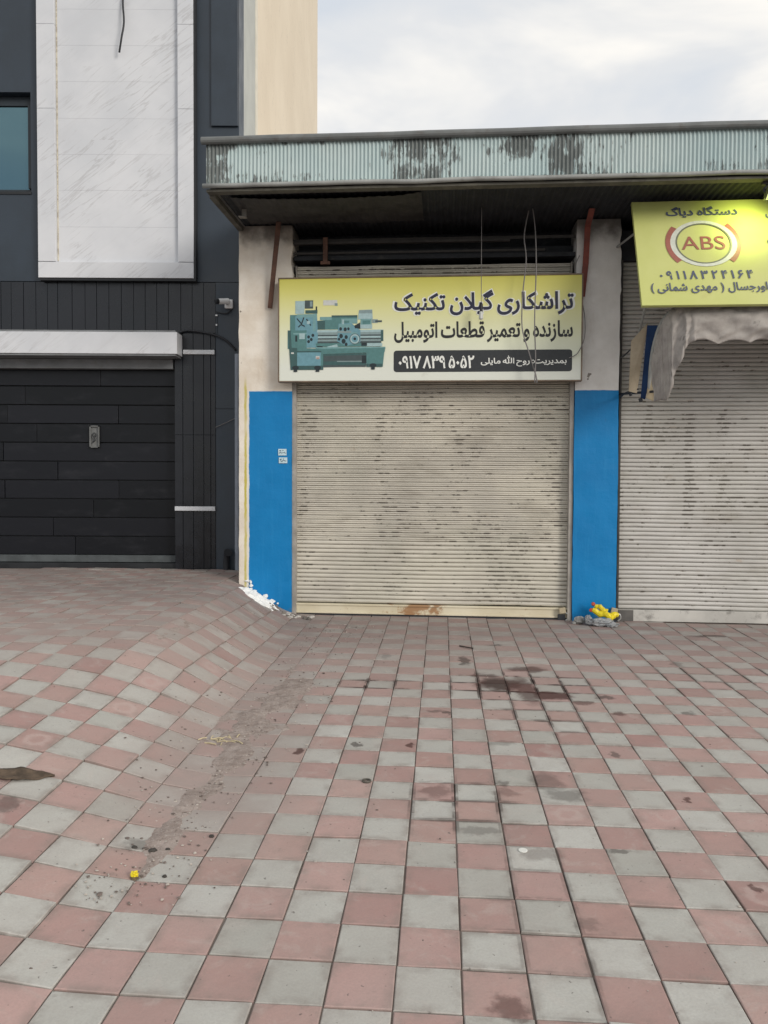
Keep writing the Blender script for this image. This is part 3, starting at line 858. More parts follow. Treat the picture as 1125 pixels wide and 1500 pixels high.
shop = thing('shop_building', 'single storey shop row with blue pillars, roller shutters and corrugated eaves', 'building', SHOP_O, -SHOP_A)
def build_shop():
    UR = 6.6
    def P(mb, name, mat, parent=shop, **k): return mb.build(name, mat, parent, **k)
    # pillars
    def pillar(u0, u1, ub, seed, rim, label):
        b = MB()
        nu, nz = 10, 80
        def edge(z, s): return .006 * noise.noise(Vector((s * 9, z * 6, seed))) + (.028 * noise.noise(Vector((s * 5, z * 7, seed + 4))) if z > 3.3 and s > 0 else 0)
        b.grid(lambda a, c: (u0 + (u1 - u0) * a + (edge(-.3 + 4.3 * c, a * 2 - 1) if a in (0, 1) else 0), .004 * noise.noise(Vector((a * 3, c * 30, seed))), -.3 + 4.3 * c), nu, nz)
        b.grid(lambda a, c: (u1 + edge(-.3 + 4.3 * c, 1), .35 * a + .002, -.3 + 4.3 * c), 3, nz)
        b.grid(lambda a, c: (u0 + edge(-.3 + 4.3 * c, -1), .35 * (1 - a) + .002, -.3 + 4.3 * c), 3, nz)
        o = P(b, 'pillar', pillar_material('pillar_plaster', u0, ub, seed, rim))
        o['label'] = label
        return o
    pillar(-1.508, -.955, -1.402, 1.0, True, 'left pillar with blue lower half and a cream strip down its left edge')
    pillar(1.905, 2.335, 1.0, 2.6, False, 'middle pillar painted blue below and cream above')
    pillar(5.3, 5.75, 4.0, 5.1, False, 'right pillar painted blue below and cream above')
    # walls
    w = MB()
    w.box(-1.5, -1.3, .352, 6.0, -.3, 4.03); w.box(UR - .2, UR, .352, 6.0, -.3, 4.03); w.box(5.76, UR - .21, .05, .35, -.3, 4.03)
    w.box(-1.29, UR - .21, 5.8, 6.0, -.3, 4.03)
    P(w, 'wall', M_CONC)
    bk = MB(); bk.box(-1.29, UR - .21, .45, .5, -.2, 4.03)
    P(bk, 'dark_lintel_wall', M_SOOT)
    # roof slab
    r = MB(); r.box(-1.52, UR, -.93, 6.0, 4.06, 4.44)
    P(r, 'roof', M_CONC)
    # corrugated fascia
    f = MB()
    u0, u1 = -1.545, UR
    n = int((u1 - u0) / .0345 * 6)
    wave = [.0075 * math.sin(2 * math.pi * i / 6.0) for i in range(n + 1)]
    nz = 3
    for j in range(nz + 1):
        for i in range(n + 1):
            u = u0 + (u1 - u0) * i / n
            f.v.append((u, -.962 + wave[i] + .010 * noise.noise(Vector((u * 1.3, j, 0))), 4.065 + .37 * j / nz))
    for j in range(nz):
        for i in range(n):
            a = j * (n + 1) + i; f.face(a, a + 1, a + n + 2, a + n + 1)
    f.box(-1.548, -1.53, -.955, -.3, 4.07, 4.43)
    P(f, 'fascia', fascia_material(), smooth=True)
    g = MB()
    path = [(-1.58 + (UR + 1.58) * k / 24, -.985 + .006 * noise.noise(Vector((k * .7, 0, 0))), 4.452 + .008 * noise.noise(Vector((k * .35, 3, 0)))) for k in range(25)]
    g.tube(path, .033, 12)
    g.box(-1.56, UR, -.97, -.80, 4.462, 4.478)
    P(g, 'gutter', M_GALVDK, smooth=False)
    g = MB()
    path = [(-1.57 + (UR + 1.57) * k / 30, -.985 + .004 * noise.noise(Vector((k * .7, 5, 0))), 4.052 + .009 * noise.noise(Vector((k * .5, 8, 0)))) for k in range(31)]
    g.tube(path, .02, 10)
    P(g, 'lower_trim', M_GALV, smooth=True)
    g = MB(); g.box(-1.545, UR, -.96, -.87, 4.008, 4.03)
    g.hexa([(-1.545, -.87, 3.985), (-1.49, -.87, 3.985), (-1.46, .0, 3.955), (-1.515, .0, 3.955), (-1.545, -.87, 4.03), (-1.49, -.87, 4.03), (-1.46, 0, 4.0), (-1.515, 0, 4.0)])
    P(g, 'eaves_angle', basic('dirty_eaves_angle', (0.12, 0.115, 0.095), .7, .3, 8, .1, dirt=.6, dcol=(.04, .035, .03)))
    # ribbed soffit
    s = MB()
    n = int((UR + 1.45) / .06 * 4)
    rows = 8
    for j in range(rows + 1):
        v = -.87 + 1.32 * j / rows
        for i in range(n + 1):
            u = -1.46 + (UR + 1.46) * i / n
            sag = 0.0
            s.v.append((u, v, 4.018 + (.006 if i % 4 < 2 else -.006) - sag + .006 * noise.noise(Vector((u * 2, v * 2, 0)))))
    for j in range(rows):
        for i in range(n):
            a = j * (n + 1) + i; s.face(a, a + n + 1, a + n + 2, a + 1)
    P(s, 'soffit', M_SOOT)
    # torn, sagging sheet under the left end of the eaves
    s = MB()
    def torn(a, c):
        u = -1.36 + 1.75 * a; v = -.855 + .78 * c
        e = math.sin(math.pi * min(1, a * 1.02)) ** .6
        return (u, v, 3.998 - .035 * e * (1 - c) ** 1.5 - .03 * max(0, noise.noise(Vector((u * 3, v * 3, 2)))) - (.004 if int(a * 80) % 4 < 2 else 0))
    s.grid(torn, 80, 14)
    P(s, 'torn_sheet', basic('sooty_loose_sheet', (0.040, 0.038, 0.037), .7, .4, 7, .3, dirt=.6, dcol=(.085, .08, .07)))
    s = MB(); s.box(-1.335, -1.29, -.53, -.525, 3.92, 4.0); s.box(-1.36, -1.29, -.57, -.50, 3.912, 3.918)
    P(s, 'hanger_bracket', basic('pale_bracket', (0.22, 0.21, 0.19), .6, .2))
    # lintel steelwork above the left shutter
    s = MB()
    s.box(-.95, 1.9, .06, .40, 3.66, 3.70); s.box(-.95, 1.9, .20, .28, 3.70, 3.80)
    P(s, 'lintel_beam', M_SOOT)
    s = MB()
    s.box(-.95, 1.25, .03, .075, 3.815, 3.838); s.box(-.95, 1.9, .05, .058, 3.838, 3.868)
    s.box(-.95, 1.6, .04, .059, 3.715, 3.735)
    P(s, 'lintel_rail', M_SOOT2)
    s = MB(); s.box(2.34, 5.3, .06, .40, 3.60, 3.9); P(s, 'lintel_beam', M_SOOT)
    s = MB(); s.box(-.635, -.59, -.01, .028, 3.6, 3.87); s.box(-.66, -.565, -.012, .02, 3.60, 3.63)
    P(s, 'rusty_post', M_RUST)
    # left shutter
    chips = [(-.80, 1.95, .16, .5, .9), (-.85, 1.2, .08, 1.2, .7), (-.55, 2.3, .45, .12, .6), (-.05, 1.7, .10, .5, .65), (.0, 1.35, .08, .3, .75), (1.55, 2.15, .45, .22, .9), (1.72, 1.5, .16, 1.0, .75), (1.75, 1.0, .12, .10, 1.0), (.75, 1.6, .15, .6, .55), (1.1, .8, 1.0, .35, .55), (.4, 1.0, .7, .25, .5), (1.3, .35, .5, .3, .5), (.1, .3, .4, .1, .45), (.3, 2.2, .6, .3, .45), (.4, 3.55, 1.2, .1, .8)]
    sm = slat_material('cream_slats', (0.485, 0.46, 0.405), (0.605, 0.575, 0.495), chips, 1.0, .0435, .125)
    sh = P(slats(-.935, 1.885, .125, 3.62, .0435, .10, 3, double=.75), 'roller_shutter', sm)
    sh['label'] = 'cream roller shutter with chipped paint'
    t = NT('cream_bottom_bar')
    n = t.noise(6, 7, .7); c = t.mix(t.ramp(t.noise(2, 4), .3, .7), (0.56, 0.50, 0.36), (0.68, 0.63, 0.49))
    x, y, z = t.xyz()
    near = t.ramp(t.math('ABSOLUTE', t.math('SUBTRACT', x, .32)), .05, .5, .2, 0)
    c = t.mix(t.ramp(t.math('ADD', n, near), .6, .72, 0, .85), c, (0.30, 0.14, 0.05))
    c = t.mix(t.ramp(t.noise(30, 4, .6), .68, .74, 0, .8), c, (.07, .05, .04))
    bar_m = t.fin(c, .55, 0, .4)
    b = MB(); b.box(-.93, 1.88, .07, .115, .018, .118); b.box(-.93, 1.88, .055, .069, .018, .035); b.box(-.93, 1.88, .06, .069, .10, .118)
    P(b, 'bottom_bar', bar_m, parent=sh, bevel=.004)
    b = MB(); b.box(-.93, 1.88, .06, .12, -.02, .0175); P(b, 'rubber_seal', M_CABLE, parent=sh)
    for (a, c_) in ((-.955, -.915), (1.862, 1.90)):
        b = MB(); b.box(a, c_, .02, .04, -.02, 2.42); b.box(a, a + .006, .041, .14, -.02, 3.6); b.box(c_ - .006, c_, .041, .14, -.02, 3.6)
        P(b, 'guide_rail', basic('grey_guide_rail', (0.34, 0.32, 0.29), .55, .2, 5, .05, dirt=.5), parent=sh)
    # right shutter
    chips = [(2.64, 1.95, .09, .33, 1.3), (3.06, 1.25, .09, .45, 1.3), (3.05, 1.85, .09, .25, .9), (3.38, 1.95, .10, .27, 1.3), (3.38, 1.45, .08, .3, .9), (3.4, 1.6, .3, .2, .6), (3.55, 1.2, .35, .12, .7), (2.38, 1.0, .05, 1.2, .6), (2.7, 1.45, .4, .3, .5), (2.9, 1.9, .5, .2, .5), (3.6, 1.75, .1, .1, 1.0)]
    sm = slat_material('grey_white_slats', (0.46, 0.45, 0.425), (0.56, 0.55, 0.525), chips, 6.0, .0435, .118)
    sh2 = P(slats(2.34, 5.28, .118, 3.62, .0435, .10, 8, double=9), 'roller_shutter', sm)
    sh2['label'] = 'greyish white roller shutter behind the awning'
    b = MB(); b.box(2.36, 5.28, .06, .115, .0, .115)
    P(b, 'bottom_bar', basic('dirty_white_bar', (0.50, 0.49, 0.46), .55, .12, 3, .05, dirt=.7, dcol=(.13, .12, .11)), parent=sh2, bevel=.004)
    b = MB(); b.box(2.33, 2.52, .05, .0595, .0, .112)
    P(b, 'lock_plate', basic('dark_lock_plate', (0.12, 0.115, 0.11), .6, .2, dirt=.5), parent=sh2)
    b = MB(); b.box(2.345, 2.365, .02, .14, -.02, 3.6); P(b, 'guide_rail', M_SOOT2, parent=sh2)
    b = MB(); b.box(5.27, 5.295, .02, .14, -.02, 3.6); P(b, 'guide_rail', M_SOOT2, parent=sh2)
    # threshold strip of concrete under both shutters
    b = MB(); b.box(-.95, 5.3, .12, .44, -.25, -.022)
    P(b, 'threshold', M_CONC)
build_shop()

# ------------------------------------------------------------------ lettering
AR = {}
def _ar(ch, iso, fin, ini=None, med=None): AR[ch] = (iso, fin, ini, med)
for ch, base, four in (('ا', 0xFE8D, 0), ('ب', 0xFE8F, 1), ('ت', 0xFE95, 1), ('ج', 0xFE9D, 1), ('ح', 0xFEA1, 1), ('د', 0xFEA9, 0), ('ر', 0xFEAD, 0), ('ز', 0xFEAF, 0), ('س', 0xFEB1, 1),
                       ('ش', 0xFEB5, 1), ('ط', 0xFEC1, 1), ('ع', 0xFEC9, 1), ('ق', 0xFED5, 1), ('ک', 0xFB8E, 1), ('گ', 0xFB92, 1), ('ل', 0xFEDD, 1), ('م', 0xFEE1, 1), ('ن', 0xFEE5, 1),
                       ('ه', 0xFEE9, 1), ('و', 0xFEED, 0), ('ی', 0xFBFC, 1)):
    _ar(ch, chr(base), chr(base + 1), chr(base + 2) if four else None, chr(base + 3) if four else None)
def shape(txt):
    """joined letter forms in visual (left to right) order; digits must be passed on their own"""
    out = []
    txt = txt.replace('الله', '\uFDF2')
    i = 0
    prev_join = False
    while i < len(txt):
        ch = txt[i]
        nxt = txt[i + 1] if i + 1 < len(txt) else ''
        if ch == 'ل' and nxt == 'ا':
            out.append('\uFEFC' if prev_join else '\uFEFB'); prev_join = False; i += 2; continue
        if ch in AR:
            iso, fin, ini, med = AR[ch]
            join_next = bool(ini) and nxt in AR
            out.append((med if join_next else fin) if prev_join else (ini if join_next else iso))
            prev_join = join_next
        else:
            out.append({'(': ')', ')': '('}.get(ch, ch)); prev_join = False
        i += 1
    return ''.join(reversed(out))

def text_verts(body, bold=0.0, spacing=1.0, wspace=1.0):
    """outlines of the letters, each outer contour filled round its own holes"""
    c = bpy.data.curves.new('lettering', 'FONT')
    c.body = body; c.fill_mode = 'NONE'; c.space_character = spacing; c.space_word = wspace; c.resolution_u = 5
    o = link(bpy.data.objects.new('lettering', c))
    dg = bpy.context.evaluated_depsgraph_get(); dg.update()
    me = bpy.data.meshes.new_from_object(o.evaluated_get(dg))
    bpy.data.objects.remove(o)
    co = [(v.co.x, v.co.y) for v in me.vertices]
    nb = [[] for _ in co]
    for e_ in me.edges:
        a, b = e_.vertices; nb[a].append(b); nb[b].append(a)
    bpy.data.meshes.remove(me); bpy.data.curves.remove(c)
    # edge order in the mesh gives each contour's direction: vertices of a contour are consecutive
    seen = [False] * len(co); loops = []
    for k in range(len(co)):
        if seen[k] or len(nb[k]) != 2: continue
        lp = [k]; seen[k] = True; cur = k; nx = k + 1 if (k + 1) in nb[k] else nb[k][0]
        while not seen[nx]:
            seen[nx] = True; lp.append(nx)
            q = [w for w in nb[nx] if w != cur]
            cur, nx = nx, (q[0] if q else nx)
        if len(lp) > 2: loops.append(lp)
    def area(lp): return sum(co[a][0] * co[b][1] - co[b][0] * co[a][1] for a, b in zip(lp, lp[1:] + lp[:1])) / 2
    def inside(p, lp):
        r = False
        for a, b in zip(lp, lp[1:] + lp[:1]):
            (x1, y1), (x2, y2) = co[a], co[b]
            if (y1 > p[1]) != (y2 > p[1]) and p[0] < (x2 - x1) * (p[1] - y1) / (y2 - y1) + x1: r = not r
        return r
    ar = [area(l) for l in loops]
    outs, hole_of = [], {}
    for k in range(len(loops)):
        own = [q for q in range(len(loops)) if abs(ar[q]) > abs(ar[k]) and inside(co[loops[k][0]], loops[q]) and inside(co[loops[k][len(loops[k]) // 2]], loops[q])]
        par = min(own, key=lambda q: abs(ar[q])) if own else None
        if par is not None and ar[par] * ar[k] < 0 and par not in hole_of: hole_of[k] = par
    outs = [k for k in range(len(loops)) if k not in hole_of]
    holes = {k: [h for h in hole_of if hole_of[h] == k] for k in outs}
    # weight: push every contour outwards (holes inwards)
    new = list(co)
    for k, lp in enumerate(loops):
        sg = (1 if ar[k] > 0 else -1) * (-1 if k in hole_of else 1)
        n_ = len(lp)
        for q in range(n_):
            p0, p1, p2 = Vector(co[lp[q - 1]]), Vector(co[lp[q]]), Vector(co[lp[(q + 1) % n_]])
            d1, d2 = (p1 - p0), (p2 - p1)
            if d1.length < 1e-7 or d2.length < 1e-7: continue
            d1.normalize(); d2.normalize()
            nn = Vector((d1.y + d2.y, -d1.x - d2.x))
            if nn.length < .2: continue
            nn.normalize()
            mi = min(1.6, 1 / max(.3, nn.dot(Vector((d1.y, -d1.x)))))
            new[lp[q]] = tuple(p1 + nn * bold * sg * mi)
    co = new
    vs_, fs, isl = [], [], []
    for n, k in enumerate(outs):
        polys = [loops[k]] + [loops[h] for h in holes[k]]
        flat_ = [q for lp in polys for q in lp]
        tri = tessellate_polygon([[Vector((co[q][0], co[q][1], 0)) for q in lp] for lp in polys])
        b = len(vs_)
        vs_ += [co[q] for q in flat_]; isl += [n] * len(flat_)
        for t3 in tri:
            (x1, y1), (x2, y2), (x3, y3) = (co[flat_[q]] for q in t3)
            f = tuple(b + q for q in t3)
            fs.append(f if (x2 - x1) * (y3 - y1) - (x3 - x1) * (y2 - y1) > 0 else f[::-1])
    return vs_, fs, isl

def text_to(mb, body, x0, x1, zb, zt, y, bold=0.0, spacing=1.0, wspace=1.0, skew=0.0, frame=None):
    """letters fitted to the box x0..x1, zb..zt on the plane at local depth y"""
    vs_, fs, isl = text_verts(body, bold, spacing, wspace)
    ax, bx = min(p[0] for p in vs_), max(p[0] for p in vs_)
    ay, by = min(p[1] for p in vs_), max(p[1] for p in vs_)
    b = len(mb.v)
    for (px, py), k in zip(vs_, isl):
        x = x0 + (px - ax) / (bx - ax) * (x1 - x0); z = zb + (py - ay) / (by - ay) * (zt - zb) + skew * (x - x0)
        mb.v.append((x, y - (k % 7) * 0.0002, z))
    for f in fs: mb.face(*[b + q for q in f])

# ------------------------------------------------------------------ the workshop sign
def flat(name, c, rough=.45, spec=.4):
    t = NT(name); n = t.noise(30, 3)
    return t.fin(t.mix(t.ramp(n, .3, .7), c2(c, .93), c2(c, 1.07)), rough, 0, spec)
M_INK = flat('black_ink', (0.018, 0.019, 0.021)); M_NAVY = flat('navy_ink', (0.022, 0.024, 0.05)); M_PAPER = flat('white_ink', (0.78, 0.80, 0.76))

def build_sign():
    u0, u1, z0, z1, v = -1.07, 1.95, 2.392, 3.437, -.13
    root = thing('shop_sign', 'wide yellow to white shop sign with a teal lathe picture above the cream shutter', 'sign', S(0, v, z0), -SHOP_A)
    off = (0, v, z0)
    t = NT('printed_sign_sheet')
    x, y, z = t.xyz()
    g = t.math('ADD', z, t.math('MULTIPLY', t.math('SUBTRACT', t.noise(.8, 3), .5), .15))
    rp_ = t.n.new('ShaderNodeValToRGB'); t.set(rp_.inputs[0], t.math('DIVIDE', g, 1.045))
    el = rp_.color_ramp.elements
    el[0].position = .12; el[0].color = (.70, .73, .66, 1)
    el[1].position = 1.0; el[1].color = (.60, .57, .10, 1)
    for p_, c_ in ((.40, (.71, .74, .56, 1)), (.68, (.69, .69, .34, 1)), (.86, (.65, .63, .18, 1))):
        q = el.new(p_); q.color = c_
    c = t.mix(t.ramp(t.noise(4, 6, .7), .6, .8, 0, .25), rp_.outputs[0], (.30, .28, .2))
    face_m = t.fin(c, .38, 0, .4)
    b = MB(); b.box(u0 + .012, u1 - .012, v, v + .07, z0 + .012, z1 - .012); b.build('panel', face_m, root, off)
    fr = MB()
    fr.box(u0, u1, v - .008, v + .08, z1 - .0115, z1); fr.box(u0, u1, v - .008, v + .08, z0, z0 + .0115)
    fr.box(u0, u0 + .0115, v - .008, v + .08, z0 + .012, z1 - .012); fr.box(u1 - .0115, u1, v - .008, v + .08, z0 + .012, z1 - .012)
    fr.build('frame', basic('brown_sign_frame', (.17, .125, .09), .6, .3, 6, .1, dirt=.4), root, off)
    def px(X): return u0 + (X - 407) / (853 - 407) * (u1 - u0)
    def pz(Y, X=630): return z1 - (Y - (408 - 8 * (X - 407) / 446)) / 153.5 * (z1 - z0)
    zx = lambda q: px(570 + q * .25778)
    def zz(q, X=700): return pz(400 + q * .25778, X)
    yf = v - .0015
    # title: pale outline under dark letters
    l1 = shape('تراشکاری گیلان تکنیک')
    a = MB(); text_to(a, l1, zx(28), zx(1058), zz(242), zz(85), yf - .0004, bold=.060, wspace=.75); a.build('lettering_outline', M_PAPER, root, off)
    a = MB(); text_to(a, l1, zx(40), zx(1046), zz(236), zz(92), yf - .0022, bold=.026, wspace=.75); a.build('title_lettering', M_NAVY, root, off)
    a = MB(); text_to(a, shape('سازنده و تعمیر قطعات اتومبیل'), zx(40), zx(1044), zz(388), zz(268), yf - .0004, bold=.026, wspace=.7); a.build('subtitle_lettering', M_INK, root, off)
    # rounded dark bar
    a = MB()
    X0, X1, Z0, Z1, r = zx(38), zx(1042), zz(552, 700), zz(430, 700), .03
    pts = []
    for (cx, cz, s0) in ((X1 - r, Z1 - r, 0), (X0 + r, Z1 - r, 90), (X0 + r, Z0 + r, 180), (X1 - r, Z0 + r, 270)):
        for k in range(6):
            an = R(s0 + 18 * k); pts.append((cx + r * math.cos(an), yf, cz + r * math.sin(an)))
    a.poly(pts[::-1])
    bar = a.build('phone_bar', flat('charcoal_ink', (.03, .034, .038)), root, off)
    a = MB()
    text_to(a, '۰۹۱۷ ۸۳۹ ۵۰۵۲', zx(66), zx(496), zz(533), zz(459), yf - .001, bold=.025, wspace=.55)
    a.build('phone_number', M_PAPER, bar, off)
    a = MB(); text_to(a, shape('بمدیریت: روح الله مایلی'), zx(533), zx(1012), zz(524), zz(462), yf - .001, bold=.018, wspace=.65)
    a.build('name_lettering', M_PAPER, bar, off)
    # lathe picture, printed flat
    TE = {'d': (.045, .105, .105), 'm': (.085, .205, .205), 'l': (.17, .33, .34), 'p': (.34, .48, .50), 'k': (.018, .03, .035), 'g': (.22, .30, .31), 'w': (.55, .57, .55), 'b': (.14, .30, .36), 's': (.06, .085, .09), 'r': (.40, .28, .24)}
    names = {'d': 'dark_teal_ink', 'm': 'teal_ink', 'l': 'light_teal_ink', 'p': 'pale_teal_ink', 'k': 'near_black_ink', 'g': 'steel_ink', 'w': 'off_white_ink', 'b': 'blue_teal_ink', 's': 'shadow_ink', 'r': 'pinkish_ink'}
    keys = list(TE); mats = [flat(names[k], TE[k]) for k in keys]
    art = MB(); layer = [0]
    lx = lambda q: px(405 + q * .15111); lz = lambda q: pz(425 + q * .15111, 485)
    def pg(k, *pts):
        art.cur = keys.index(k); layer[0] += 1
        art.poly([(lx(p[0]), yf - .00006 * layer[0], lz(p[1])) for p in pts][::-1])
    def rc(k, x0, y0, x1, y1): pg(k, (x0, y0), (x1, y0), (x1, y1), (x0, y1))
    def el_(k, cx, cy, rx, ry, n=18): pg(k, *[(cx + rx * math.cos(2 * math.pi * q / n), cy + ry * math.sin(2 * math.pi * q / n)) for q in range(n)])
    rc('w', 462, 100, 600, 150); rc('g', 575, 130, 604, 156)                       # scuffed patch
    rc('m', 545, 250, 800, 300); rc('d', 545, 248, 800, 268); pg('m', (400, 300), (560, 285), (640, 290), (640, 385), (400, 385)); rc('l', 430, 262, 545, 292)
    rc('d', 400, 300, 480, 385); rc('l', 640, 280, 800, 330); rc('m', 660, 300, 720, 345)
    pg('p', (185, 105), (280, 105), (275, 230), (185, 230)); rc('s', 280, 100, 362, 180); rc('g', 330, 110, 355, 160); rc('d', 285, 195, 405, 228); rc('k', 388, 160, 402, 195)
    rc('m', 133, 240, 260, 395); pg('b', (185, 250), (400, 228), (408, 400), (185, 400)); pg('l', (200, 235), (400, 232), (400, 262), (200, 270))
    for (a0, b0, a1, b1) in ((200, 275, 250, 330), (270, 265, 245, 335), (295, 280, 340, 345), (245, 335, 280, 352), (215, 360, 240, 335)):
        dx, dy = a1 - a0, b1 - b0; L = math.hypot(dx, dy); nx, ny = -dy / L * 6, dx / L * 6
        pg('k', (a0 + nx, b0 + ny), (a1 + nx, b1 + ny), (a1 - nx, b1 - ny), (a0 - nx, b0 - ny))
    rc('p', 300, 300, 330, 330); rc('l', 360, 240, 388, 400)
    pg('p', (815, 200), (945, 195), (950, 290), (805, 290)); rc('g', 815, 200, 945, 232); rc('l', 830, 285, 940, 345); rc('m', 850, 300, 925, 335); rc('p', 800, 340, 945, 380); rc('g', 945, 290, 1000, 325); rc('s', 975, 300, 1040, 318)
    rc('m', 110, 390, 300, 570); rc('l', 165, 415, 300, 430); pg('d', (110, 390), (140, 390), (150, 570), (120, 570)); rc('p', 225, 420, 280, 475); rc('k', 185, 440, 205, 500); rc('b', 298, 400, 410, 560)
    for (cx, cy) in ((318, 455), (345, 480), (318, 500), (360, 440)): el_('k', cx, cy, 14, 16)
    rc('p', 400, 390, 1055, 412); rc('g', 410, 412, 1050, 440); rc('s', 410, 436, 1045, 450); rc('p', 410, 450, 1050, 468); rc('s', 410, 468, 1045, 480); rc('g', 410, 482, 1050, 500); rc('s', 405, 500, 1035, 520); rc('m', 390, 518, 1030, 552); rc('d', 1030, 395, 1055, 500)
    pg('p', (500, 552), (600, 528), (610, 560), (500, 562)); rc('p', 890, 520, 1045, 550)
    pg('b', (615, 330), (740, 325), (830, 395), (830, 510), (690, 545), (600, 500)); rc('l', 620, 335, 735, 370); rc('p', 650, 290, 668, 335); rc('g', 600, 400, 740, 420)
    for (cx, cy, r1) in ((635, 380, 14), (680, 385, 16), (712, 380, 12), (640, 450, 18), (690, 460, 16), (665, 500, 20), (620, 480, 12), (690, 530, 14)): el_('k', cx, cy, r1, r1 * 1.2)
    pg('k', (770, 350), (825, 320), (830, 380), (775, 375)); el_('s', 775, 478, 52, 52, 24); el_('p', 775, 478, 46, 46, 24); el_('b', 775, 478, 32, 32, 20); el_('k', 775, 478, 14, 14)
    pg('l', (735, 415), (800, 415), (800, 425), (735, 430)); rc('k', 840, 515, 895, 545); pg('k', (400, 545), (460, 545), (450, 578), (410, 575))
    rc('l', 390, 556, 1075, 575); pg('m', (390, 572), (1075, 565), (1068, 608), (460, 622), (390, 615)); pg('m', (125, 560), (460, 570), (465, 775), (140, 775)); pg('d', (125, 560), (205, 562), (205, 775), (140, 775)); rc('b', 205, 605, 440, 735); rc('d', 205, 590, 445, 606); rc('d', 140, 735, 465, 775)
    pg('d', (462, 622), (895, 615), (885, 745), (462, 750)); pg('s', (470, 640), (880, 635), (870, 690), (470, 695)); rc('s', 465, 730, 885, 748); rc('g', 600, 690, 870, 700)
    pg('m', (890, 612), (1065, 605), (1050, 750), (890, 750)); rc('d', 890, 720, 1050, 750); rc('k', 845, 640, 890, 715)
    rc('w', 390, 642, 428, 668); rc('r', 395, 655, 425, 672); rc('w', 145, 605, 172, 620)
    for (cx, cy) in ((188, 755), (408, 755), (955, 735)): el_('k', cx, cy, 34, 20); rc('k', cx - 18, cy, cx + 18, cy + 40)
    art.build('machine_picture', mats, root, off)
    for u in (-.6, .45, 1.5):
        for zb in (z1 - .25, z0 + .2):
            br = MB(); br.box(u, u + .04, v + .081, .03, zb, zb + .04); br.build('mounting_bracket', M_RUST, root, off)
build_sign()

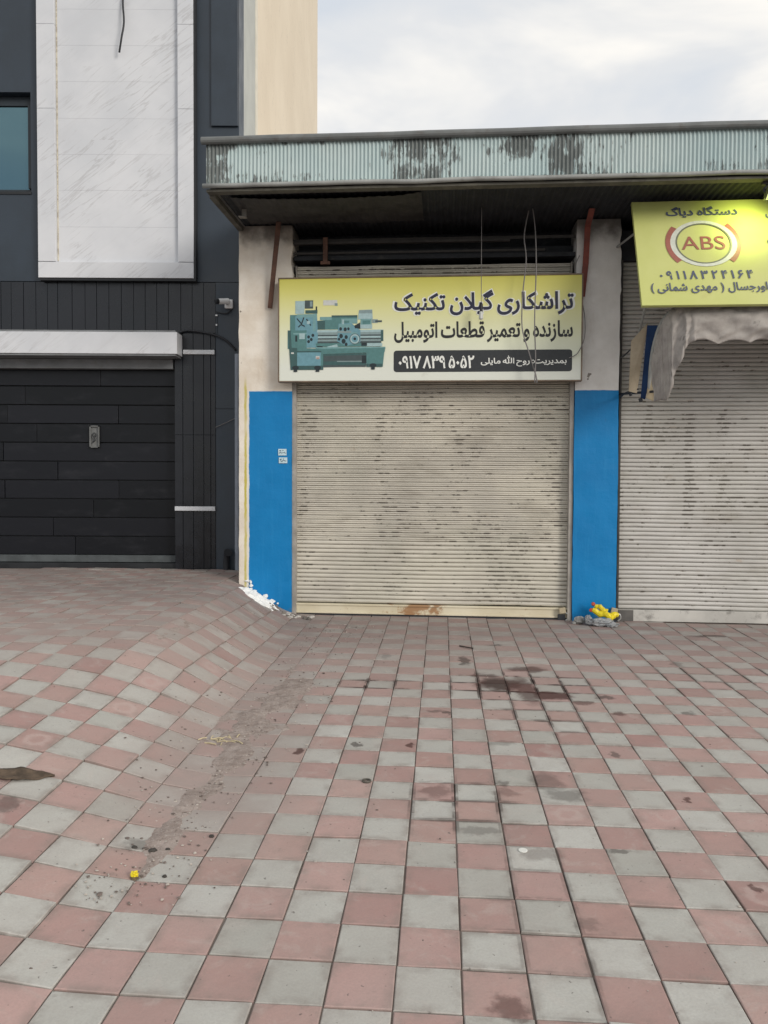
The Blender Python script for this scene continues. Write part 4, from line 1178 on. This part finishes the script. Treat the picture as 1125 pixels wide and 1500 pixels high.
# ------------------------------------------------------------------ the second shop's sign, awning and lamp
def build_abs_sign():
    # bottom edge stands further out than the top
    base = S(2.305, -.985, 2.94)
    root = thing('yellow_sign', 'leaning lime yellow sign with a red and white brake emblem over the awning', 'sign', base, -SHOP_A)
    ht = math.hypot(.435, 1.03); lean = math.atan2(.435, 1.03)
    root.rotation_euler = (-lean, 0, -SHOP_A)
    W = 2.75
    t = NT('yellow_sign_cloth')
    n = t.noise(1.5, 4)
    c = t.mix(t.ramp(n, .3, .7), (.50, .53, .17), (.57, .59, .23))
    c = t.mix(t.ramp(t.noise(3, 5, .6), .6, .8, 0, .3), c, (.40, .36, .10))
    t.bump(t.noise(5, 3, vec=t.mapped(scale=(1, 1, .5))), .12, .02)
    b = MB()
    b.grid(lambda a, c_: (W * a, -.003 * math.sin(a * 9) * (1 - abs(2 * c_ - 1)) - .003 * max(0, noise.noise(Vector((a * 12, c_ * 5, 1)))), ht * c_), 60, 24)
    b.grid(lambda a, c_: (W * (1 - a), .03, ht * c_), 1, 1)
    for (x0, x1, z0, z1) in ((0, W, -.002, 0.0), (0, W, ht, ht + .002), (-.002, 0, 0, ht), (W, W + .002, 0, ht)): b.box(x0, x1, .004, .03, z0, z1)
    b.build('panel', t.fin(c, .55, 0, .35), root, smooth=False)
    fr = MB()
    for (x0, x1, z0, z1) in ((.03, W - .03, .05, .09), (.03, W - .03, ht - .09, ht - .05), (.03, .07, .091, ht - .091), (1.3, 1.34, .091, ht - .091)): fr.box(x0, x1, .032, .07, z0, z1)
    fr.build('rear_frame', M_GREYTRIM, root)
    # drawing units: zoom of (920..1125, 240..460); left edge leans in the photograph, so x is measured from it
    def mapx(q, w):
        left = 32 + (w - 285) / (1140 - 285) * 84
        return (q - left) * .18222 * .00602
    def mapz(w): return ht * (1140 - w) / (1140 - 285)
    y = -.0062
    ink = flat('faded_navy_ink', (.085, .10, .16)); glow = flat('pale_print', (.50, .52, .40)); redk = flat('faded_red_ink', (.33, .12, .09)); wht = flat('print_white', (.60, .62, .55)); gre = flat('print_grey', (.17, .18, .13))
    a = MB(); text_to(a, shape('دستگاه دیاگ'), mapx(305, 380), mapx(876, 380), mapz(432), mapz(338), y - .001, bold=.026); a.build('title_lettering', ink, root)
    def ring(mb, rx0, ry0, rx1, ry1, a0, a1, dy, n=40):
        cx, cz = mapx(600, 650), mapz(650); sx = .18222 * .00602; sz = ht / (1140 - 285)
        for k in range(n):
            q0, q1 = R(a0 + (a1 - a0) * k / n), R(a0 + (a1 - a0) * (k + 1) / n)
            mb.poly([(cx + rx0 * sx * math.cos(q0), y - dy, cz + ry0 * sz * math.sin(q0)), (cx + rx1 * sx * math.cos(q0), y - dy, cz + ry1 * sz * math.sin(q0)),
                     (cx + rx1 * sx * math.cos(q1), y - dy, cz + ry1 * sz * math.sin(q1)), (cx + rx0 * sx * math.cos(q1), y - dy, cz + ry0 * sz * math.sin(q1))])
    em = MB()
    em.cur = 0; ring(em, 222, 168, 262, 190, 0, 360, .0005)
    em.cur = 1; ring(em, 208, 158, 222, 168, 0, 360, .0008)
    em.cur = 2; ring(em, 240, 196, 300, 236, 142, 222, .0002, 16); ring(em, 240, 196, 292, 236, -42, 44, .0002, 16)
    text_to(em, 'ABS', mapx(425, 650), mapx(768, 650), mapz(702), mapz(592), y - .001, bold=0.0, spacing=1.0)
    em.build('brake_emblem', [wht, gre, redk], root)
    ph = MB()
    text_to(ph, '۰۹۱۱۸۳۲۴۱۶۴', mapx(252, 905), mapx(972, 905), mapz(942), mapz(872), y - .001, bold=.026, spacing=1.5)
    ph.build('phone_number', ink, root)
    ph = MB(); text_to(ph, shape('اورجسال ( مهدی شمانی )'), mapx(185, 1010), mapx(1078, 1010), mapz(1052), mapz(968), y - .001, bold=.016)
    ph.build('name_lettering', ink, root)
    ed = MB()
    text_to(ed, shape('ت'), mapx(1095, 420), mapx(1190, 420), mapz(450), mapz(400), y - .001, bold=.01); ed.build('side_lettering', ink, root)
    ed = MB(); text_to(ed, shape('ه'), mapx(1095, 635), mapx(1150, 635), mapz(665), mapz(612), y - .001, bold=.01)
    ed.build('side_lettering', ink, root)
    # struts from the pillar to the back of the sign
    for k, (a_, b_, lab) in enumerate((((2.29, .02, 3.72), (2.46, -.58, 3.78), 'upper thin grey strut holding the yellow sign to the pillar'), ((2.44, -.12, 2.62), (2.44, -.78, 3.22), 'lower thin grey strut slanting up behind the yellow sign'))):
        s = MB(); s.tube([S(*a_), S(*b_)], .011, 6)
        tag(s.build('sign_strut', M_GALV), lab, 'strut', 'struts of the yellow sign')
build_abs_sign()

def build_lamp():
    p = S(3.395, -.87, 4.0)
    root = thing('flood_lamp', 'small flood lamp clamped under the eaves above the yellow sign', 'lamp', p, -SHOP_A)
    b = MB(); b.box(-.07, .075, -.03, .02, -.02, .09); b.build('clamp', M_SOOT2, root, bevel=.006)
    a = MB(); a.tube(catmull([(-.02, -.01, -.02), (-.06, -.03, -.07), (-.03, -.05, -.11)]), .012, 8); a.build('arm', M_SOOT, root)
    h = MB(); h.hexa([(-.06, -.10, -.10), (.06, -.10, -.10), (.06, -.02, -.16), (-.06, -.02, -.16), (-.05, -.12, -.04), (.05, -.12, -.04), (.05, .0, -.06), (-.05, .0, -.06)])
    h.build('housing', basic('lamp_housing', (.10, .11, .05), .6, .3), root, bevel=.006)
    t = NT('lit_lamp_lens'); t.fin((.8, .85, .5), .3)
    t.p.inputs['Emission Color'].default_value = (.9, 1.0, .35, 1); t.p.inputs['Emission Strength'].default_value = 0.6
    l = MB(); l.hexa([(-.045, -.085, -.1125), (.045, -.085, -.1125), (.045, -.03, -.1535), (-.045, -.03, -.1535), (-.045, -.08, -.105), (.045, -.08, -.105), (.045, -.025, -.148), (-.045, -.025, -.148)])
    lens = l.build('lens', t.m, root)
    ld = bpy.data.lights.new('bulb_light', 'SPOT'); ld.energy = 13; ld.color = (.9, 1.0, .32); ld.spot_size = R(130); ld.spot_blend = .9; ld.shadow_soft_size = .04
    lo = link(bpy.data.objects.new('bulb_light', ld)); lo.parent = root; lo.location = (-.10, -.07, -.175)
    d = Vector((-.05, .30, -.16)); lo.rotation_euler = (-d).to_track_quat('Z', 'Y').to_euler()
build_lamp()

def cloth_material(name, c0, c1, rough=.85, dirt=.3):
    t = NT(name)
    n = t.noise(5, 6, .6); c = t.mix(t.ramp(n, .3, .7), c0, c1)
    c = t.mix(t.ramp(t.noise(11, 6, .7), .55, .75, 0, dirt), c, c2(c0, .5))
    t.bump(t.noise(26, 5, .6), .25, .006)
    return t.fin(c, rough, 0, .2)

def build_awning():
    root = thing('rolled_awning', 'pale grey folded awning with a scalloped valance over the greyish shutter', 'awning', S(2.6, -.8, 2.15), -SHOP_A)
    off = (2.6, -.8, 2.15)
    cm = cloth_material('pale_awning_cloth', (.27, .25, .235), (.42, .395, .37), .85, .6)
    # one cloth hung along the curved bar: long folds at its left end, a scalloped valance along the front
    UL, URR = 2.66, 5.2
    bar = [(2.495, -.56, 2.50), (2.515, -.66, 2.72), (2.55, -.74, 2.86), (2.62, -.80, 2.94), (2.74, -.82, 2.965), (2.95, -.82, 2.975), (3.3, -.82, 2.978), (3.8, -.82, 2.98), (4.5, -.82, 2.98), (5.2, -.82, 2.98)]
    rail = catmull(bar, 18)
    b = MB()
    nj = 26
    for j in range(nj + 1):
        c = j / nj
        for k, p in enumerate(rail):
            u = p.x
            low = 2.135 if u < 2.555 else (2.135 + (u - 2.555) / .17 * .47 if u < 2.725 else 2.605)
            if u > 2.7: low += .045 * abs(math.sin((u - 2.72) / .27 * math.pi)) ** .8 + .025 * noise.noise(Vector((u * 5, 0, 3)))
            else: low += .02 * noise.noise(Vector((u * 30, 1, 3)))
            fold = .022 * math.sin(u * 62 + c * 2.2) * (1 if u < 2.78 else 0) * c + .05 * noise.noise(Vector((u * 3.2 - c * 1.9, c * 1.6, 0))) * (.25 + c) + .02 * noise.noise(Vector((u * 9 + c * 5, c * 5, 2)))
            sw = .012 * noise.noise(Vector((k * .3, c * 3, 7)))
            b.v.append((u + sw + (.025 * c if u < 2.6 else 0), p.y - .018 + fold - .05 * math.sin(c * 2.4) * (1 if u > 2.7 else .3), p.z + .012 + (low - p.z) * c))
    nr = len(rail)
    for j in range(nj):
        for k in range(nr - 1):
            a = j * nr + k; b.face(a, a + 1, a + nr + 1, a + nr)
    o = b.build('valance', cm, root, off, smooth=True)
    so = o.modifiers.new('thickness', 'SOLIDIFY'); so.thickness = .004
    # top cloth from the front bar back to the wall
    b = MB()
    b.grid(lambda a, c: (UL - .02 + (URR - UL) * a, -.80 + .74 * c, 2.972 + .12 * c - .03 * math.sin(math.pi * c) + .01 * noise.noise(Vector((a * 9, c * 4, 0)))), 60, 8)
    b.build('top_cloth', cm, root, off, smooth=True)
    fb = MB(); fb.tube(catmull([(2.50, -.50, 2.25), (2.50, -.60, 2.60), (2.545, -.74, 2.85), (2.66, -.805, 2.95), (2.85, -.82, 2.97), (3.4, -.82, 2.975), (5.2, -.82, 2.98)]), .018, 10)
    fb.build('front_bar', basic('awning_bar_cloth', (.30, .31, .30), .7, .15), root, off, smooth=True)
    inn = MB()
    inn.grid(lambda a, c: (2.58 + .11 * a + .012 * math.sin(c * 7), -.74 + .03 * math.sin(a * 9 + c * 3), 2.94 + (2.42 + .10 * a - 2.94) * c), 14, 14)
    inn.build('inner_fold', cloth_material('brown_fold_cloth', (.20, .165, .14), (.29, .245, .21)), root, off, smooth=True)
    fl = MB(); fl.hexa([(2.355, -.33, 2.27), (2.43, -.33, 2.25), (2.43, -.315, 2.25), (2.355, -.315, 2.27), (2.365, -.36, 2.74), (2.50, -.42, 2.90), (2.50, -.405, 2.90), (2.365, -.345, 2.74)])
    fl.build('tan_flap', cloth_material('tan_cloth', (.34, .285, .205), (.44, .375, .28)), root, off)
    fl = MB(); fl.hexa([(2.445, -.42, 2.20), (2.475, -.46, 2.18), (2.475, -.45, 2.18), (2.445, -.41, 2.20), (2.475, -.50, 2.86), (2.56, -.60, 2.84), (2.56, -.59, 2.84), (2.475, -.49, 2.86)])
    fl.build('blue_flap', cloth_material('navy_cloth', (.010, .024, .07), (.017, .042, .11)), root, off)
    fl = MB(); fl.hexa([(2.475, -.50, 2.19), (2.535, -.52, 2.16), (2.535, -.51, 2.16), (2.475, -.49, 2.19), (2.50, -.55, 2.5), (2.535, -.58, 2.5), (2.535, -.57, 2.5), (2.50, -.54, 2.5)])
    fl.build('tan_flap', cloth_material('tan_cloth_strip', (.36, .30, .20), (.46, .39, .27)), root, off)
    st = MB(); st.tube(catmull([(2.345, -.02, 2.63), (2.37, -.22, 2.66), (2.43, -.36, 2.74)]), .008, 6); st.tube(catmull([(2.345, -.02, 2.24), (2.36, -.2, 2.27), (2.44, -.34, 2.29)]), .008, 6)
    st.tube([(2.44, -.42, 2.19), (2.445, -.43, 2.165)], .018, 7); st.tube([(2.37, -.33, 2.25), (2.375, -.33, 2.225)], .015, 7)
    st.tube([(2.345, .05, 2.28), (2.53, -.60, 2.24)], .012, 6)
    st.build('tie_rope', M_CABLE, root, off)
build_awning()

# ------------------------------------------------------------------ bars and wires on the shop front
def shop_fittings():
    b = MB()
    b.hexa([S(*p) for p in ((-1.20, -.035, 3.16), (-1.155, -.035, 3.155), (-1.155, -.022, 3.155), (-1.20, -.022, 3.16), (-1.085, -.16, 3.99), (-1.035, -.16, 3.985), (-1.035, -.147, 3.985), (-1.085, -.147, 3.99))])
    tag(b.build('steel_strap', M_RUST), 'rusty brown flat bar slanting down the cream top of the left pillar', 'metal bar')
    b = MB()
    t = basic('red_painted_strap', (.20, .055, .04), .7, .3, 7, .1, dirt=.5, dcol=(.10, .05, .04))
    pts = [(1.992, -.32, 4.0), (1.992, -.10, 3.90), (1.985, -.055, 3.55), (1.955, -.05, 3.23)]
    for p, q in zip(pts, pts[1:]):
        b.hexa([S(q[0] - .028, q[1], q[2]), S(q[0] + .028, q[1], q[2]), S(q[0] + .028, q[1] + .012, q[2]), S(q[0] - .028, q[1] + .012, q[2]),
                S(p[0] - .028, p[1], p[2] - .001), S(p[0] + .028, p[1], p[2] - .001), S(p[0] + .028, p[1] + .012, p[2] - .001), S(p[0] - .028, p[1] + .012, p[2] - .001)])
    tag(b.build('steel_strap', t), 'dull red flat bar hanging from the eaves at the middle pillar', 'metal bar')
    v = -.25
    w = MB(); w.tube(catmull([S(.95, v - .1, 4.02), S(.953, v - .05, 3.6), S(.957, v, 3.3), S(.959, v, 3.14)]), .0035, 6)
    o = tag(w.build('hanging_wire', M_WIRE, smooth=True), 'thin straight wire with a pale bulb holder at its end before the sign', 'wire', 'wires hanging from the eaves')
    h = MB(); h.tube([S(.959, v, 3.14), S(.959, v, 3.12), S(.958, v, 3.06), S(.958, v, 3.055)], [.008, .016, .016, .006], 10); h.build('bulb_holder', M_CABLE, o)
    h = MB(); h.tube([S(.958, v, 3.0545), S(.958, v, 3.04), S(.957, v, 2.985), S(.957, v, 2.975)], [.012, .02, .022, .012], 10); h.build('bulb_stub', basic('frosted_cap', (.55, .57, .55), .4, .05), o)
    w = MB(); w.tube(catmull([S(1.407, v, 4.03), S(1.364, v, 3.778), S(1.385, v, 3.549), S(1.357, v, 3.222), S(1.354, v, 2.894), S(1.42, v, 2.66), S(1.49, v, 2.433), S(1.50, v, 2.36)]), .006, 6)
    tag(w.build('hanging_wire', M_WIRE, smooth=True), 'wavy grey wire bowed to the left, crossing the sign lettering', 'wire', 'wires hanging from the eaves')
    w = MB(); w.tube(catmull([S(1.44, v - .02, 4.03), S(1.468, v - .02, 3.8), S(1.479, v - .02, 3.45), S(1.470, v - .02, 2.96), S(1.483, v - .02, 2.6), S(1.477, v - .02, 2.36)]), .006, 6)
    tag(w.build('hanging_wire', M_WIRE, smooth=True), 'straighter grey wire just right of the wavy one over the sign', 'wire', 'wires hanging from the eaves')
    w = MB(); w.tube(catmull([S(1.93, -.02, 3.64), S(1.89, -.06, 3.55), S(1.885, -.08, 3.44), S(1.93, -.10, 3.25), S(1.972, -.12, 3.0), S(1.962, -.15, 2.80), S(1.90, -.15, 2.66), S(1.82, -.145, 2.615)]), .0045, 6)
    tag(w.build('looped_wire', M_WIRE, smooth=True), 'grey wire looping round the right edge of the workshop sign', 'wire')
    # stickers
    sm = flat('sticker_paper', (.50, .66, .72)); ink = flat('sticker_ink', (.06, .10, .14)); pk = flat('sticker_pink', (.5, .4, .55))
    for (z0, z1, u0, u1, lab, sd) in ((1.655, 1.722, -1.095, -1.008, 'upper of two small white stickers on the left blue pillar', 1), (1.575, 1.635, -1.088, -1.0, 'lower of two small white stickers on the left blue pillar', 2)):
        c = ((u0 + u1) / 2, -.008, z0)
        r = thing('sticker', lab, 'sticker', S(*c), -SHOP_A, 'stickers on the left pillar')
        m_ = MB(); m_.box(u0, u1, -.0085, -.0055, z0, z1); m_.build('paper', sm, r, c)
        q = MB(); rr = random.Random(sd)
        x = u0 + .012; pts = []
        while x < u1 - .01:
            pts.append((x, -.010, (z0 + z1) / 2 - .006 + rr.uniform(-.010, .012))); x += .008
        q.tube(pts, .0028, 5); q.box(u0 + .012, u0 + .03, -.010, -.0088, z1 - .022, z1 - .014); q.box(u0 + .045, u0 + .055, -.010, -.0088, z1 - .02, z1 - .012)
        q.build('scrawl', ink, r, c)
    # padlocks
    pm = basic('beige_padlock', (.42, .36, .25), .5, .15, dirt=.4); pm2 = basic('steel_shackle', (.45, .46, .45), .35, .1, metal=.6)
    def padlock(u, v_, z, lab, a):
        r = thing('padlock', lab, 'padlock', S(u, v_, z), -SHOP_A, 'padlocks on the shutters')
        m_ = MB(); m_.box(-.032, .032, -.014, .014, -.03, .03); o = m_.build('body', pm, r, bevel=.006); o.rotation_euler = (0, a, 0)
        m_ = MB(); m_.tube(catmull([(.02, 0, -.02), (.055, 0, -.035), (.062, 0, -.075), (.035, 0, -.10)]), .007, 8); m_.build('shackle', pm2, r, smooth=True)
        m_ = MB(); m_.box(-.045, .03, -.005, .012, -.105, -.04); m_.build('hasp', M_SOOT, r, bevel=.003)
    padlock(2.315, -.025, .115, 'beige padlock above the yellow litter at the middle pillar foot', R(12))
    padlock(1.812, .03, .10, 'beige padlock at the lower right corner of the cream shutter', R(-8))
shop_fittings()

# ------------------------------------------------------------------ litter
def litter():
    yel = basic('yellow_wrapper', (.72, .58, .02), .35, .15, 9, .1); red = basic('red_tips', (.45, .07, .03), .4, .2, 9, .1)
    base = S(2.17, -.16, 0)
    r = thing('crumpled_wrapper', 'crumpled bright yellow wrapper with red ends at the middle blue pillar', 'wrapper', base, -SHOP_A)
    def lobe(p, q, w, sd):
        P_, Q_ = Vector(p), Vector(q)
        path = [P_.lerp(Q_, k / 8) + Vector((0, 0, .01 * math.sin(k * 1.3 + sd))) for k in range(9)]
        rad = [w * (0.55 + .45 * math.sin(math.pi * (k + .7) / 9.4)) * (1 + .6 * noise.noise(Vector((k * 2.3, sd, 0)))) for k in range(9)]
        return path, rad
    m_ = MB(); a = lobe((-.09, .02, .135), (.10, -.03, .075), .032, 1); m_.tube(a[0], a[1], 9); a = lobe((-.06, .06, .185), (.06, .03, .12), .028, 4); m_.tube(a[0], a[1], 9); a = lobe((.03, -.03, .09), (.15, .01, .10), .034, 6); m_.tube(a[0], a[1], 9)
    m_.build('foil', yel, r)
    m_ = MB(); m_.lump((-.10, .022, .138), .025, .022, .02, 2, .3, 9); m_.lump((-.075, .066, .192), .02, .018, .02, 3, .3, 9); m_.build('red_end', red, r)
    gm = basic('grey_bag', (.27, .28, .29), .45, .2, 12, .2)
    m_ = MB()
    c = S(2.15, -.22, .035); m_.lump(c, .12, .06, .04, 3, .5, 22, 3.5); c = S(2.24, -.25, .02); m_.lump(c, .07, .045, .022, 8, .6, 18, 3.5); c = S(2.03, -.19, .06); m_.lump(c, .035, .035, .035, 12, .5, 14, 3)
    tag(m_.build('plastic_bag', gm), 'flattened grey plastic bag under the yellow wrapper', 'plastic bag')
    m_ = MB(); m_.lump(S(1.955, -.12, .03), .055, .045, .04, 5, .35, 14); m_.lump(S(1.90, -.15, .01), .022, .02, .015, 6, .3, 9)
    tag(m_.build('stone', basic('grey_stone', (.30, .30, .29), .9, .2, 12, .4)), 'small grey stone left of the yellow wrapper', 'stone')
    # plaster spill at the foot of the left pillar
    pm = basic('white_plaster', (.80, .81, .80), .85, .05, 8, .5, 35)
    m_ = MB()
    cx, cy = -1.265, 7.80
    def spill(a, c):
        x = cx - .30 + .60 * a; y = cy - .28 + .44 * c
        d = math.hypot((x - cx) / .17, (y - cy) / .17) + .45 * noise.fractal(Vector((x * 9, y * 9, 4)), .8, 2.1, 4)
        h = .045 * max(-.7, 1 - d) + .012 * noise.noise(Vector((x * 30, y * 30, 0))) * (1 if d < 1 else 0)
        return (x, y, H(x, y) + h + .004)
    m_.grid(spill, 80, 60)
    for k in range(9):
        q = random.Random(k); u = q.uniform(-1.47, -1.08); z = H(S(u, 0, 0).x, S(u, 0, 0).y) + q.uniform(.0, .07) * (1.2 if u < -1.25 else .5)
        m_.lump(S(u, -.012, z), q.uniform(.010, .03), .008, q.uniform(.008, .022), k, .7, 10)
    tag(m_.build('plaster_spill', pm, smooth=False), 'splashed white plaster heap at the foot of the left blue pillar', 'plaster')
    rb = MB()
    for k in range(60):
        q = random.Random(100 + k); u = q.uniform(-1.2, -.72); v = -.12 - (u + 1.2) * .05 + q.gauss(0, .05)
        p = S(u, v, 0); s = q.uniform(.006, .022); rb.cur = 0 if q.random() < .7 else 1
        rb.lump((p.x, p.y, H(p.x, p.y) + s * .4), s * 1.4, s, s * .7, k, .5, 7)
    tag(rb.build('rubble', [basic('rubble_grey', (.17, .155, .14), .95, .3, 20, .3), basic('rubble_pale', (.48, .46, .43), .95, .2, 20, .3)]), 'broken mortar crumbs between the plaster heap and the cream shutter', 'rubble', kind='stuff')
    # small litter on the paving
    def G(x, y, dz=0.0): return (x, y, H(x, y) + dz)
    m_ = MB()
    cxr, cyr = -.077, 3.671
    m_.tube([(cxr + .019 * math.cos(k * math.pi / 10), cyr + .019 * math.sin(k * math.pi / 10), .005) for k in range(21)], .0045, 6)
    tag(m_.build('metal_ring', basic('dull_ring', (.10, .095, .08), .5, .2, metal=.4)), 'small dull metal ring lying on a red tile', 'ring')
    m_ = MB(); m_.tube([(.558, 3.002, .0005), (.558, 3.002, .003), (.558, 3.002, .0035)], [.018, .018, .015], 18)
    tag(m_.build('bottle_cap', basic('white_cap', (.72, .72, .68), .5, .06)), 'round white cap lying on a pale tile', 'cap')
    r = thing('sweet_wrapper', 'tiny yellow sweet wrapper in the tile joint on the left', 'wrapper', G(-.908, 2.778))
    m_ = MB(); m_.lump((0, 0, .013), .015, .013, .011, 4, .6, 14, 3); m_.build('foil', yel, r)
    m_ = MB(); m_.lump((.003, -.010, .004), .017, .010, .005, 9, .5, 10); m_.build('brown_twist', basic('brown_foil', (.12, .09, .05), .6, .2), r)
    for (x, y, s, lab) in ((-.899, 2.97, .017, 'largest black pebble in the tile joint near the sand'), (-.698, 3.102, .011, 'black pebble alone at a tile corner right of the sand'), (-.801, 2.789, .009, 'small brown black pebble right of the yellow sweet wrapper'), (-.975, 2.985, .012, 'black pebble just left of the largest one in the joint'), (-.845, 2.985, .011, 'black pebble just right of the largest one in the joint')):
        m_ = MB(); m_.lump((x, y, H(x, y) + s * .35), s, s * .8, s * .55, x * 10, .4, 12)
        tag(m_.build('pebble', basic('black_pebble', (.05, .045, .04), .8, .3, 30, .3)), lab, 'pebble', 'pebbles near the sand drift')
    sm = basic('straw', (.50, .43, .28), .8, .15, 20, .1)
    m_ = MB(); q = random.Random(21)
    for k in range(17):
        x, y = -.90 + q.gauss(0, .055), 4.19 + q.gauss(0, .05); a = q.uniform(0, math.pi); L = q.uniform(.012, .035); z = H(x, y) + .011
        m_.tube([(x - L * math.cos(a), y - L * math.sin(a), z), (x, y, z + q.uniform(.001, .005)), (x + L * math.cos(a), y + L * math.sin(a), z)], q.uniform(.002, .0042), 5)
    tag(m_.build('straw_bits', sm), 'little heap of pale yellow straw bits on the sandy dirt', 'straw', kind='stuff')
    # brown dry leaf, left edge
    lm = basic('dry_brown_leaf', (.10, .072, .05), .85, .4, 20, .3)
    m_ = MB()
    def leaf(a, c):
        L = .27 * (a - .5); w = .05 * math.sin(math.pi * min(1, a * .92 + .08)) ** .8 * (c - .5) * 2 * (1 + .5 * noise.noise(Vector((a * 7, (c > .5) * 3.0, 8))))
        ang = R(18); x = -1.60 + L * math.cos(ang) - w * math.sin(ang); y = 3.37 + L * math.sin(ang) + w * math.cos(ang)
        return (x, y, H(x, y) + .009 + .009 * abs(c - .5) * 2 * (.5 + .5 * math.sin(a * 5)) + .008 * noise.noise(Vector((a * 6, c * 4, 0))))
    m_.grid(leaf, 24, 8); o = m_.build('dry_leaf', lm, smooth=True)
    sd_ = o.modifiers.new('thickness', 'SOLIDIFY'); sd_.thickness = .004
    tag(o, 'curled brown dry leaf on the tiles at the left edge', 'leaf')
    tw = MB(); tw.tube(catmull([(.655, 6.55, .006), (.70, 6.48, .012), (.76, 6.45, .008)]), .006, 5)
    tag(tw.build('twig', basic('dark_twig', (.05, .04, .035), .9)), 'short dark twig on the tiles before the cream shutter', 'twig')
litter()
